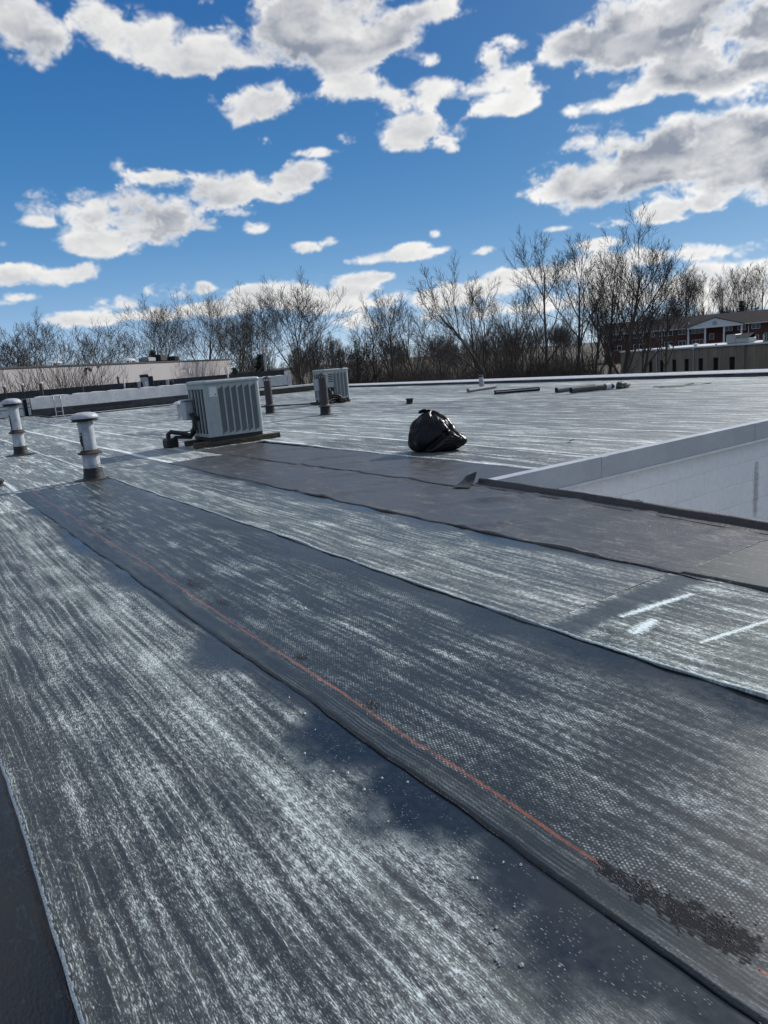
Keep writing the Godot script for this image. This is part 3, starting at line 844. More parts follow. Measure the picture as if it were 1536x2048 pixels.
	bead(roof, 1.2, -0.4, -10.3, 1, 0.5, 0.0028)
	bead(roof, 2.45, -0.4, -11.0, 2, 0.4, 0.003, 0.0, 0.02)
	bead(roof, 3.55, -1.0, -11.0, 3, 0.6, 0.004, 0.0, 0.035)
	cross_bead(roof, 2.46, 3.52, -2.352, 21)
	cross_bead(roof, 1.22, 2.45, -10.46, 22)
	cross_bead(roof, 3.7, 4.7, -2.31, 23)
	bead(roof, 0.1, -0.6, -8.0, 4, 1.8, 0.003)
	bead(roof, 4.72, -5.5, -12.6, 5, 1.2, 0.005, -0.25)
# ---- the courtyard beside the roof
func lip_x(z: float) -> float:
	return maxf(4.80, 5.0 - (z + 5.5) * 0.05)

func build_courtyard():
	# membrane dressed up over a low timber edge along the courtyard
	var edge := thing("roof_edge_flashing", "brown membrane, darkened in colour for its shaded face, turned up along the near edge of the courtyard opening", "flashing", Vector3.ZERO)
	var prof := [[-0.16, 0.008], [-0.10, 0.012], [-0.062, 0.017], [-0.05, 0.03], [-0.044, 0.047], [-0.03, 0.056], [-0.01, 0.055], [0.0, 0.045], [0.004, -0.05], [0.006, -0.33]]
	var n := FastNoiseLite.new(); n.seed = 12; n.frequency = 1.1; n.fractal_octaves = 3
	var st := begin()
	st.set_smooth_group(0)
	var rows := 90
	for r in rows + 1:
		var z := lerpf(-5.53, 4.5, pow(float(r) / rows, 1.3))
		for k in prof.size():
			var p: Array = prof[k]
			var w := n.get_noise_2d(z, k * 0.35)
			st.set_uv(Vector2(k * 0.1, z * 0.3))
			st.add_vertex(Vector3(lip_x(z) + p[0] + w * 0.006, p[1] + roof_y(lip_x(z) + p[0], z) + (w * 0.010 if k > 2 else 0.0), z))
	for r in rows:
		for k in prof.size() - 1:
			var a := r * prof.size() + k
			for i in [a, a + 1, a + prof.size(), a + 1, a + prof.size() + 1, a + prof.size()]:
				st.add_index(i)
	done(st, "membrane", M.lip, edge)
	# torn strips along the crest
	var rr := RandomNumberGenerator.new(); rr.seed = 6
	for i in 5:
		var z := lerpf(-4.4, -1.9, (i + rr.randf()) / 5.0)
		var l := rr.randf_range(0.05, 0.22)
		st = begin()
		var x := lip_x(z)
		var y := 0.053 + roof_y(x, z)
		var pts := []
		for k in 5:
			var f := k / 4.0
			pts.append([Vector3(x - rr.randf_range(0.02, 0.045), y - 0.004 + rr.randf_range(0, 0.006), z + l * f), Vector3(x + rr.randf_range(0.0, 0.03), y + rr.randf_range(0.0, 0.005), z + l * f)])
		for k in 4:
			quad(st, pts[k][0], pts[k][1], pts[k + 1][1], pts[k + 1][0], 1)
			quad(st, pts[k][0] - Vector3(0, 0.004, 0), pts[k + 1][0] - Vector3(0, 0.004, 0), pts[k + 1][1] - Vector3(0, 0.004, 0), pts[k][1] - Vector3(0, 0.004, 0), 1)
		done(st, "torn_strip", M.tar if i % 3 else M.membrane_grey, edge)
	# far wall of the courtyard: painted blocks in running bond
	var wall := thing("block_wall", "white painted concrete block wall across the courtyard below the grey metal fascia", "wall", Vector3(5.02, GROUND_Y, -5.5))
	st = begin()
	box(st, Vector3(-0.02, 0, -0.25), Vector3(16.2, 4.33, -0.004))
	done(st, "mortar", M.mortar, wall)
	var variants := []
	for k in 6:
		st = begin()
		box(st, Vector3(-0.311, -0.151, -0.02), Vector3(0.311, 0.151, 0.0), Transform3D(Basis(Vector3.UP, rr.randf_range(-0.004, 0.004)), Vector3.ZERO), 0.006)
		st.generate_normals()
		variants.append(st.commit())
	st = begin()
	box(st, Vector3(-0.311, -0.132, -0.02), Vector3(0.311, 0.132, 0.0), Transform3D.IDENTITY, 0.006)
	st.generate_normals()
	var cut := st.commit()
	for row in 14:
		var y := 4.6 - 0.535 - 0.155 - 0.31 * (row - 1)
		for c in 16:
			var x := 0.31 + 0.63 * c + (0.0 if row % 2 == 0 else 0.315)
			var b: MeshInstance3D
			if row == 0:
				b = put(cut, "block", M.block[rr.randi() % 4], wall)
				y = 4.6 - 0.398
			else:
				b = put(variants[rr.randi() % 6], "block", M.block[rr.randi() % 4], wall)
			b.position = Vector3(x, y, rr.randf_range(-0.002, 0.002))
	var stain_img := Image.create(48, 192, false, Image.FORMAT_RGBA8)
	var sn := FastNoiseLite.new(); sn.seed = 5; sn.frequency = 0.09; sn.fractal_octaves = 4
	for y in 192:
		for x in 48:
			var q := 1.0 - pow((x - 24.0 + 5.0 * sn.get_noise_1d(y * 0.2)) / 20.0, 2.0)
			var v := q * 1.1 + sn.get_noise_2d(x * 3.0, y * 0.6) * 1.1 - 0.45 - 0.5 * pow(absf(y / 96.0 - 1.0), 3.0)
			stain_img.set_pixel(x, y, Color(0.16, 0.17, 0.19, 0.4 if v > 0.0 and sn.get_noise_2d(x * 9.0, y * 9.0) > -0.12 else 0.0))
	var sm := plain(Color.WHITE, 0.9)
	sm.albedo_texture = ImageTexture.create_from_image(stain_img)
	sm.transparency = BaseMaterial3D.TRANSPARENCY_ALPHA
	var q := QuadMesh.new(); q.size = Vector2(0.2, 0.85)
	var so := put(q, "mildew_stain", sm, wall)
	so.position = Vector3(10.45 - 5.02, 4.6 - 1.0, 0.006)
	so.set_meta("label", "black mildew streak running down the blocks")
	# grey metal fascia above it
	var fa := thing("metal_fascia", "grey sheet metal fascia along the far edge of the courtyard opening", "fascia", Vector3(0, 0, -5.44))
	var xs := [5.06, 6.84, 10.28, 13.70, 17.1, 21.2]
	for i in xs.size() - 1:
		st = begin()
		box(st, Vector3(xs[i] + 0.002, -0.235, -0.02), Vector3(xs[i + 1] - 0.002, 0.012, 0.0), Transform3D.IDENTITY, 0.003)
		box(st, Vector3(xs[i] + 0.002, 0.0125, -0.14), Vector3(xs[i + 1] - 0.002, 0.0155, 0.0))
		done(st, "panel", M.fascia, fa)
		st = begin()
		var x0: float = xs[i] + 0.002
		var x1: float = xs[i + 1] - 0.002
		quad(st, Vector3(x0, -0.236, 0.001), Vector3(x1, -0.236, 0.001), Vector3(x1, -0.258, 0.034), Vector3(x0, -0.258, 0.034))
		quad(st, Vector3(x0, -0.258, 0.034), Vector3(x1, -0.258, 0.034), Vector3(x1, -0.270, 0.032), Vector3(x0, -0.270, 0.032))
		quad(st, Vector3(x0, -0.270, 0.032), Vector3(x1, -0.270, 0.032), Vector3(x1, -0.255, -0.03), Vector3(x0, -0.255, -0.03))
		done(st, "drip_edge", M.coping, fa)
		if i > 0:
			st = begin()
			box(st, Vector3(xs[i] - 0.002, -0.239, 0.0015), Vector3(xs[i] + 0.125, 0.013, 0.005), Transform3D.IDENTITY, 0.001)
			done(st, "cover_plate", M.fascia, fa)
	# the walls that carry the roof, out of sight below it
	var body := thing("building_walls", "plain outer walls carrying the flat felt roof", "building", Vector3(0, GROUND_Y, 0))
	st = begin()
	box(st, Vector3(-12, 0, -40.0), Vector3(-11.7, 4.25, 8.0))
	box(st, Vector3(4.45, 0, -5.46), Vector3(4.70, 4.25, 8.0))
	box(st, Vector3(21.0, 0, -34.7), Vector3(21.28, 4.25, -5.75))
	box(st, Vector3(6.0, 0, -34.7), Vector3(20.99, 4.25, -34.45))
	done(st, "wall", M.white_wall, body)

func build_parapets():
	var p := thing("parapet", "low parapet with pale metal coping along the far right edge of the roof", "parapet", Vector3(21.05, 0, 0))
	var st := begin()
	box(st, Vector3(0.04, -0.3, -34.9), Vector3(0.26, 0.10, -5.5))
	# felt dressed up the inner face
	var n := FastNoiseLite.new(); n.seed = 4; n.frequency = 0.5
	var rows := 80
	for r in rows:
		var z0 := lerpf(-34.6, -5.5, r / float(rows))
		var z1 := lerpf(-34.6, -5.5, (r + 1) / float(rows))
		var y0 := 0.095 + 0.012 * n.get_noise_1d(z0)
		var y1 := 0.095 + 0.012 * n.get_noise_1d(z1)
		quad(st, Vector3(-0.13, 0.0, z0), Vector3(0.035, y0, z0), Vector3(0.035, y1, z1), Vector3(-0.13, 0.0, z1), 1)
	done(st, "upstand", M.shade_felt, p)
	var z := -34.95
	while z < -5.6:
		var z2 := minf(z + 3.05, -5.4)
		st = begin()
		var z1 := z2 - 0.003
		var z0 := z + 0.003
		quad(st, Vector3(-0.03, 0.115, z0), Vector3(0.32, 0.185, z0), Vector3(0.32, 0.185, z1), Vector3(-0.03, 0.115, z1))
		quad(st, Vector3(-0.03, 0.095, z0), Vector3(-0.03, 0.115, z0), Vector3(-0.03, 0.115, z1), Vector3(-0.03, 0.095, z1))
		quad(st, Vector3(0.32, 0.10, z1), Vector3(0.32, 0.185, z1), Vector3(0.32, 0.185, z0), Vector3(0.32, 0.10, z0))
		for zz in [z0, z1]:
			quad(st, Vector3(-0.03, 0.095, zz), Vector3(-0.03, 0.115, zz), Vector3(0.32, 0.185, zz), Vector3(0.32, 0.10, zz))
		done(st, "coping", M.coping, p)
		z = z2
	var rr := RandomNumberGenerator.new(); rr.seed = 3
	for i in 12:                                        # pale flashing showing where the felt has slipped
		var a := rr.randf_range(-33.0, -8.0)
		st = begin()
		var l := rr.randf_range(0.5, 1.8)
		quad(st, Vector3(-0.03, 0.062, a), Vector3(0.028, 0.104, a + 0.1), Vector3(0.028, 0.104, a + l), Vector3(-0.012, 0.075, a + l * 0.9))
		done(st, "slipped_flashing", M.membrane_grey, p)
	var e := thing("end_curb", "timber curb with pale coping at the far end of the roof behind the small condenser", "parapet", Vector3(0, 0, -34.72))
	st = begin()
	box(st, Vector3(14.2, -0.3, -0.2), Vector3(21.02, 0.27, 0.1))
	done(st, "upstand", M.timber, e)
	for i in 3:
		st = begin()
		box(st, Vector3(14.1 + i * 2.32, 0.275, -0.25), Vector3(14.1 + i * 2.32 + 2.31, 0.37, 0.14), Transform3D.IDENTITY, 0.01)
		done(st, "coping", M.coping, e)
	var d := thing("edge_trim", "thin dark metal edge trim at the far left end of the roof", "trim", Vector3(0, 0, -34.7))
	st = begin()
	box(st, Vector3(6.02, -0.2, -0.06), Vector3(14.08, 0.05, 0.03), Transform3D.IDENTITY, 0.006)
	box(st, Vector3(5.98, -0.2, -5.28), Vector3(6.06, 0.05, -0.07), Transform3D.IDENTITY, 0.006)
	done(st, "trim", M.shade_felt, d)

func build_far_wing():
	var w := thing("far_wing", "long low wing with dark wall and peeling white fascia beyond the roof end", "building", Vector3(0, GROUND_Y, -40.0))
	var g := 4.6
	var st := begin()
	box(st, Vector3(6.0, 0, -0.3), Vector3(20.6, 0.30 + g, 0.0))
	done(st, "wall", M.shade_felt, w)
	st = begin()
	box(st, Vector3(8.0, 0.10 + g, 0.003), Vector3(11.0, 0.24 + g, 0.02))
	done(st, "vent_grille", M.ac_dark, w)
	st = begin()
	box(st, Vector3(6.05, 0.30 + g, -0.35), Vector3(20.6, 0.86 + g, 0.04), Transform3D.IDENTITY, 0.01)
	done(st, "fascia", M.white_wall, w)
	var rr := RandomNumberGenerator.new(); rr.seed = 9
	for i in 16:                                        # lumpy white coating along the top
		var x := 6.1 + i * 0.9 + rr.randf_range(0, 0.2)
		st = begin()
		tube(st, [Vector3(x, 0.87 + g, 0), Vector3(x + 0.25, 0.885 + g, 0.005), Vector3(x + 0.6, 0.88 + g, 0), Vector3(x + 0.88, 0.865 + g, 0)], [0.05, 0.06, 0.05, 0.04], 6)
		done(st, "coating_lump", M.coping, w)
	st = begin()
	box(st, Vector3(-20.0, 0, -14.0), Vector3(20.55, 0.82 + g, -0.36))
	done(st, "roof", M.shade_felt, w)
	st = begin()
	box(st, Vector3(-20.0, 0.80 + g, -6.3), Vector3(23.6, 1.22 + g, -6.0))
	done(st, "back_parapet", M.shade_felt, w)
	st = begin()
	box(st, Vector3(20.62, 0, -0.35), Vector3(20.86, 1.15 + g, 0.06), Transform3D.IDENTITY, 0.01)
	done(st, "end_post", M.white_wall, w)
	st = begin()
	box(st, Vector3(6.08, 0, 0.05), Vector3(14.0, -0.12 + g, 5.2))
	done(st, "low_roof", M.coping, w)
	var l := thing("white_side_wall", "white metal clad wall with grey corner posts at the far left", "wall", Vector3(0, GROUND_Y, -39.96))
	for i in 7:
		st = begin()
		box(st, Vector3(-9.0 + i * 2.1, 0.03 + g, -0.3), Vector3(-9.0 + i * 2.1 + 2.06, 0.84 + g, 0.0), Transform3D.IDENTITY, 0.008)
		done(st, "panel", M.white_wall, l)
		st = begin()
		box(st, Vector3(-9.0 + i * 2.1 + 2.07, 0.03 + g, -0.2), Vector3(-9.0 + i * 2.1 + 2.09, 0.90 + g, 0.05))
		done(st, "post", M.galv, l)
	st = begin()
	box(st, Vector3(5.86, 0.03 + g, 0.0), Vector3(5.98, 0.88 + g, 0.12), Transform3D.IDENTITY, 0.01)
	done(st, "corner_post", M.galv, l)
	st = begin()
	box(st, Vector3(-9.0, 0.845 + g, -0.32), Vector3(6.0, 0.90 + g, 0.03))
	done(st, "top_rail", M.shade_felt, l)
	st = begin()
	for k in 2:
		var pts := []
		for i in 13:
			pts.append(Vector3(3.6 + i * 0.2, 0.62 - 0.17 * k + g - 0.06 * sin(i / 12.0 * PI), 0.13))
		tube(st, pts, 0.018, 6)
	done(st, "cable", M.black_rubber, l)
	# access ladder hooked over the wing's edge
	var lad := thing("access_ladder", "pair of hooked ladder rails against the dark wall of the far wing", "ladder", Vector3(7.12, -0.12, -39.85))
	for s in 2:
		var x := s * 0.33
		st = begin()
		tube(st, [Vector3(x, 0.0, 0.06), Vector3(x, 0.8, 0.06), Vector3(x, 0.93, 0.02), Vector3(x, 0.97, -0.06), Vector3(x, 0.9, -0.12)], 0.028, 8)
		done(st, "rail", M.galv, lad)
	for k in 3:
		st = begin()
		tube(st, [Vector3(0, 0.2 + 0.25 * k, 0.06), Vector3(0.33, 0.2 + 0.25 * k, 0.06)], 0.014, 6)
		done(st, "rung", M.galv, lad)
	# vents and equipment on the wing's roof, all standing on its surface
	var y0 := 0.82
	var list := [[5.25, 1.58, 0.05, true, "leftmost thin capped vent pipe on the dark far roof"], [6.1, 1.6, 0.05, true, "second capped vent pipe from the left on the dark far roof"], [7.0, 1.61, 0.07, true, "thick capped vent pipe third from left on the dark far roof"],
		[9.07, 1.3, 0.05, false, "very short pipe stub on the dark far roof"], [11.03, 1.62, 0.06, false, "tall dark vent pipe midway along the far roof"], [11.33, 1.5, 0.045, false, "pale vent pipe beside the tall dark one on the far roof"], [17.6, 1.6, 0.05, false, "thin white post on the far roof near its right end"]]
	for i in list.size():
		var a: Array = list[i]
		var p := thing("roof_vent", a[4], "vent pipe", Vector3(a[0], y0, -42.0), 0.0, "vent pipes on the far roof")
		var h: float = a[1] - y0
		st = begin()
		lathe(st, [Vector2(a[2] * 1.3, 0.0), Vector2(a[2] * 1.3, 0.05), Vector2(a[2], 0.07), Vector2(a[2], h), Vector2(0.0, h)], 12)
		done(st, "pipe", M.trim if i >= 5 else M.brown_pipe, p)
		if a[3]:
			st = begin()
			lathe(st, [Vector2(a[2], h - 0.06), Vector2(a[2] * 1.9, h - 0.06), Vector2(a[2] * 1.9, h - 0.01), Vector2(a[2] * 1.2, h + 0.05), Vector2(0.0, h + 0.06)], 12)
			done(st, "cap", M.paint_white, p)
	var u := thing("equipment_cabinet", "grey cabinet with dark top standing on the dark far roof", "cabinet", Vector3(12.5, y0, -42.0))
	st = begin(); box(st, Vector3(-0.17, 0.0, -0.2), Vector3(0.17, 0.62, 0.2), Transform3D.IDENTITY, 0.02); done(st, "body", M.galv, u)
	st = begin(); box(st, Vector3(-0.2, 0.63, -0.22), Vector3(0.2, 0.80, 0.22), Transform3D.IDENTITY, 0.02); done(st, "top", M.ac_dark, u)
	st = begin(); box(st, Vector3(0.19, 0.1, -0.2), Vector3(0.45, 0.68, 0.2), Transform3D.IDENTITY, 0.02); done(st, "side_unit", M.ac_dark, u)
	st = begin(); box(st, Vector3(-0.07, 0.1, 0.201), Vector3(0.08, 0.4, 0.215)); done(st, "cover", M.coping, u)
	for a in [[11.95, "tangle of dark pipes left of the grey cabinet on the far roof", 3], [13.6, "low jumble of dark pipework right of the grey cabinet on the far roof", 4]]:
		var t := thing("roof_pipework", a[1], "pipework", Vector3(a[0], y0, -42.0))
		for k in 5:
			st = begin()
			var x: float = -0.35 + 0.17 * k
			tube(st, [Vector3(x, 0, 0), Vector3(x, 0.2 + 0.06 * (k % 3), 0), Vector3(x + 0.06, 0.3 + 0.05 * (k % 2), 0.02), Vector3(x + 0.2, 0.3 + 0.05 * (k % 2), 0.03), Vector3(x + 0.22, 0.1, 0.04)], 0.04, 6)
			done(st, "pipe", M.ac_dark if k % 2 else M.brown_pipe, t)
		st = begin(); box(st, Vector3(0.1, 0.0, -0.1), Vector3(0.28, 0.42, 0.1), Transform3D.IDENTITY, 0.02); done(st, "valve_box", M.galv, t)

func build_pink_building():
	var g := 4.6
	var b := thing("pink_building", "long pale pink windowless wall under the bare trees at the left", "building", Vector3(7.66, GROUND_Y, -61.5), deg_to_rad(44.08))
	var x := -22.0
	var k := 0
	var st := begin()
	while x < 43.0:
		var x2 := minf(x + 5.55, 43.9)
		if 43.9 - x2 < 2.0: x2 = 43.9
		st = begin()
		box(st, Vector3(x + 0.02, 0, -0.4), Vector3(x2 - 0.02, 2.97 + g, 0.0 + 0.004 * (k % 2)))
		done(st, "wall_panel", M.pink, b)
		x = x2
		k += 1
	st = begin(); box(st, Vector3(-22, 0, -14.0), Vector3(43.88, 2.8 + g, -0.41)); done(st, "side_walls", M.pink, b)
	st = begin(); box(st, Vector3(-22.1, 2.975 + g, -14.1), Vector3(44.0, 3.12 + g, 0.08)); done(st, "roof_edge", M.shade_felt, b)
	st = begin(); box(st, Vector3(10.75, 2.68 + g, 0.02), Vector3(11.15, 2.80 + g, 0.3)); box(st, Vector3(10.95, 2.45 + g, 0.2), Vector3(11.2, 2.68 + g, 0.4)); done(st, "wall_lamp", M.ac_dark, b)
	st = begin(); box(st, Vector3(12.75, 2.78 + g, 0.02), Vector3(12.95, 2.88 + g, 0.12)); done(st, "wall_fixture", M.ac_dark, b)
	var rot := Basis(Vector3.UP, deg_to_rad(44.08))
	for a in [[20.2, 0.85, 0.28, "white domed vent on the middle of the pink building"], [8.3, 0.7, 0.2, "flat white skylight dome on the left part of the pink building"]]:
		var p := thing("roof_dome", a[3], "roof vent", Vector3(7.66, 3.12, -61.5) + rot * Vector3(a[0], 0, -1.2))
		st = begin()
		lathe(st, [Vector2(0.12, 0.0), Vector2(0.12, 0.18), Vector2(a[1], 0.18), Vector2(a[1] * 0.75, 0.18 + a[2] * 0.7), Vector2(a[1] * 0.3, 0.18 + a[2]), Vector2(0.0, 0.18 + a[2])], 16)
		done(st, "dome", M.coping, p)
	for a in [[25.6, 1.6, 0.5, "grey box shaped unit on the pink building behind the condenser"], [28.3, 1.5, 0.75, "dark open framed unit in the middle of the pink building's roof equipment"], [31.5, 1.1, 0.55, "small dark unit rightmost on the pink building roof"]]:
		var p := thing("rooftop_unit", a[3], "rooftop unit", Vector3(7.66, 3.12, -61.5) + rot * Vector3(a[0], 0, -2.0), deg_to_rad(44.08), "units on the pink building")
		st = begin(); box(st, Vector3(-a[1] / 2, 0.12, -0.6), Vector3(a[1] / 2, a[2], 0.6), Transform3D.IDENTITY, 0.03); done(st, "casing", M.galv if a[0] < 26.0 else M.ac_dark, p)
		st = begin(); box(st, Vector3(-a[1] / 2 + 0.1, 0.0, -0.5), Vector3(a[1] / 2 - 0.1, 0.12, 0.5)); done(st, "curb", M.timber, p)
		st = begin(); box(st, Vector3(-a[1] / 2 + 0.15, a[2], -0.4), Vector3(a[1] / 2 - 0.15, a[2] + 0.08, 0.4), Transform3D.IDENTITY, 0.02); done(st, "hood", M.ac_dark, p)

func window(parent: Node, x0: float, x1: float, y0: float, y1: float, z: float, panes: int, frame: Material):
	var w := Node3D.new(); w.name = "window"; parent.add_child(w, true)
	w.position = Vector3((x0 + x1) / 2, (y0 + y1) / 2, z)
	var hx := (x1 - x0) / 2
	var hy := (y1 - y0) / 2
	var f := 0.09
	var st := begin()
	box(st, Vector3(-hx, -hy, 0), Vector3(-hx + f, hy, 0.08))
	box(st, Vector3(hx - f, -hy, 0), Vector3(hx, hy, 0.08))
	box(st, Vector3(-hx + f, hy - f, 0), Vector3(hx - f, hy, 0.08))
	box(st, Vector3(-hx + f, -hy, 0), Vector3(hx - f, -hy + f, 0.08))
	for k in range(1, panes):
		var x := lerpf(-hx, hx, k / float(panes))
		box(st, Vector3(x - 0.045, -hy + f, 0), Vector3(x + 0.045, hy - f, 0.07))
	done(st, "frame", frame, w)
	for k in panes:
		st = begin()
		box(st, Vector3(lerpf(-hx, hx, k / float(panes)) + 0.05, -hy + f, 0.0), Vector3(lerpf(-hx, hx, (k + 1) / float(panes)) - 0.05, hy - f, 0.02))
		done(st, "pane", M.glass_dark, w)

func build_flat_building():
	var g := 4.6
	var b := thing("flat_roofed_building", "tan concrete building with narrow dark windows beyond the right parapet", "building", Vector3(72.75, GROUND_Y, -52.99), deg_to_rad(-95.75))
	var wins := [[2.13, 2.62], [3.68, 4.17], [5.32, 5.85], [6.93, 7.48], [8.67, 9.24], [10.45, 11.06], [12.33, 12.97]]
	var st := begin()
	# wall with real openings: piers between the windows, bands above and below
	box(st, Vector3(-2.0, 0, -12.0), Vector3(40.0, -2.55 + g, 0.0))
	box(st, Vector3(-2.0, -1.22 + g, -12.0), Vector3(40.0, -0.12 + g, 0.0))
	var xs := [-2.0]
	wins.sort_custom(func(p, q): return p[0] < q[0])
	for w in wins:
		xs.append(w[0]); xs.append(w[1])
	xs.append(40.0)
	for i in range(0, xs.size(), 2):
		box(st, Vector3(xs[i], -2.55 + g, -12.0), Vector3(xs[i + 1], -1.22 + g, -0.001))
	done(st, "wall", M.concrete, b)
	for i in wins.size():
		window(b, wins[i][0], wins[i][1], -2.54 + g, -1.23 + g, -0.22, 1, M.ac_dark)
	st = begin(); box(st, Vector3(-2.1, -0.115 + g, -12.1), Vector3(40.1, 0.04 + g, 0.12)); done(st, "roof_edge", M.coping, b)
	for x in [3.29, 8.13, 14.0]:
		st = begin()
		box(st, Vector3(x - 0.05, 0.1, 0.01), Vector3(x + 0.05, -0.13 + g, 0.12))
		box(st, Vector3(x - 0.14, -0.30 + g, 0.01), Vector3(x + 0.14, -0.13 + g, 0.2))
		done(st, "downpipe", M.galv if x < 10.0 else M.concrete, b)
	var rot := Basis(Vector3.UP, deg_to_rad(-95.75))
	var o := Vector3(72.75, 0.04, -52.99)
	var u := thing("rooftop_unit", "pale rooftop air handler with square fan housing on the tan building", "rooftop unit", o + rot * Vector3(12.4, 0, -1.6), deg_to_rad(-95.75))
	st = begin(); box(st, Vector3(-1.2, 0.08, -0.6), Vector3(-0.15, 0.95, 0.6), Transform3D.IDENTITY, 0.03); done(st, "fan_housing", M.ac_pale, u)
	st = begin(); box(st, Vector3(-0.14, 0.08, -0.6), Vector3(1.35, 0.52, 0.6), Transform3D.IDENTITY, 0.03); done(st, "casing", M.ac_pale, u)
	st = begin(); quad(st, Vector3(-0.1, 0.54, 0.6), Vector3(-0.1, 0.98, -0.4), Vector3(1.3, 0.98, -0.4), Vector3(1.3, 0.54, 0.6)); box(st, Vector3(-0.1, 0.53, -0.45), Vector3(1.3, 0.97, -0.42)); done(st, "intake_hood", M.ac_dark, u)
	st = begin(); box(st, Vector3(-1.1, 0, -0.5), Vector3(1.2, 0.08, 0.5)); done(st, "curb", M.galv, u)
	u = thing("rooftop_unit", "slatted blue grey rooftop unit at the right end of the tan building", "rooftop unit", o + rot * Vector3(16.3, 0, -1.5), deg_to_rad(-95.75))
	st = begin(); box(st, Vector3(-0.9, 0.1, -0.6), Vector3(1.2, 0.92, 0.55), Transform3D.IDENTITY, 0.03); done(st, "casing", M.ac_coil, u)
	for k in 10:
		st = begin(); box(st, Vector3(-0.85 + k * 0.2, 0.14, 0.552), Vector3(-0.78 + k * 0.2, 0.88, 0.585)); done(st, "slat", M.ac_paint, u)
	st = begin(); box(st, Vector3(-1.2, 0.0, -0.3), Vector3(-0.92, 0.75, 0.3), Transform3D.IDENTITY, 0.02); done(st, "side_box", M.ac_pale, u)
	st = begin(); box(st, Vector3(-0.8, 0, -0.5), Vector3(1.1, 0.1, 0.5)); done(st, "curb", M.galv, u)
	for a in [[7.7, 0.32, 0.3, "white domed vent on the tan building's roof"], [10.2, 0.12, 0.12, "tiny dark vent on the tan building's roof"], [4.2, 0.3, 0.35, "pale vent behind the branches on the tan building's roof"]]:
		var p := thing("roof_dome", a[3], "roof vent", o + rot * Vector3(a[0], 0, -0.8))
		st = begin()
		lathe(st, [Vector2(a[1] * 0.5, 0.0), Vector2(a[1] * 0.5, a[2] * 0.5), Vector2(a[1], a[2] * 0.5), Vector2(a[1] * 0.8, a[2] * 0.85), Vector2(a[1] * 0.3, a[2] * 1.05), Vector2(0, a[2] * 1.05)], 14)
		done(st, "dome", M.coping if a[1] > 0.2 else M.ac_dark, p)

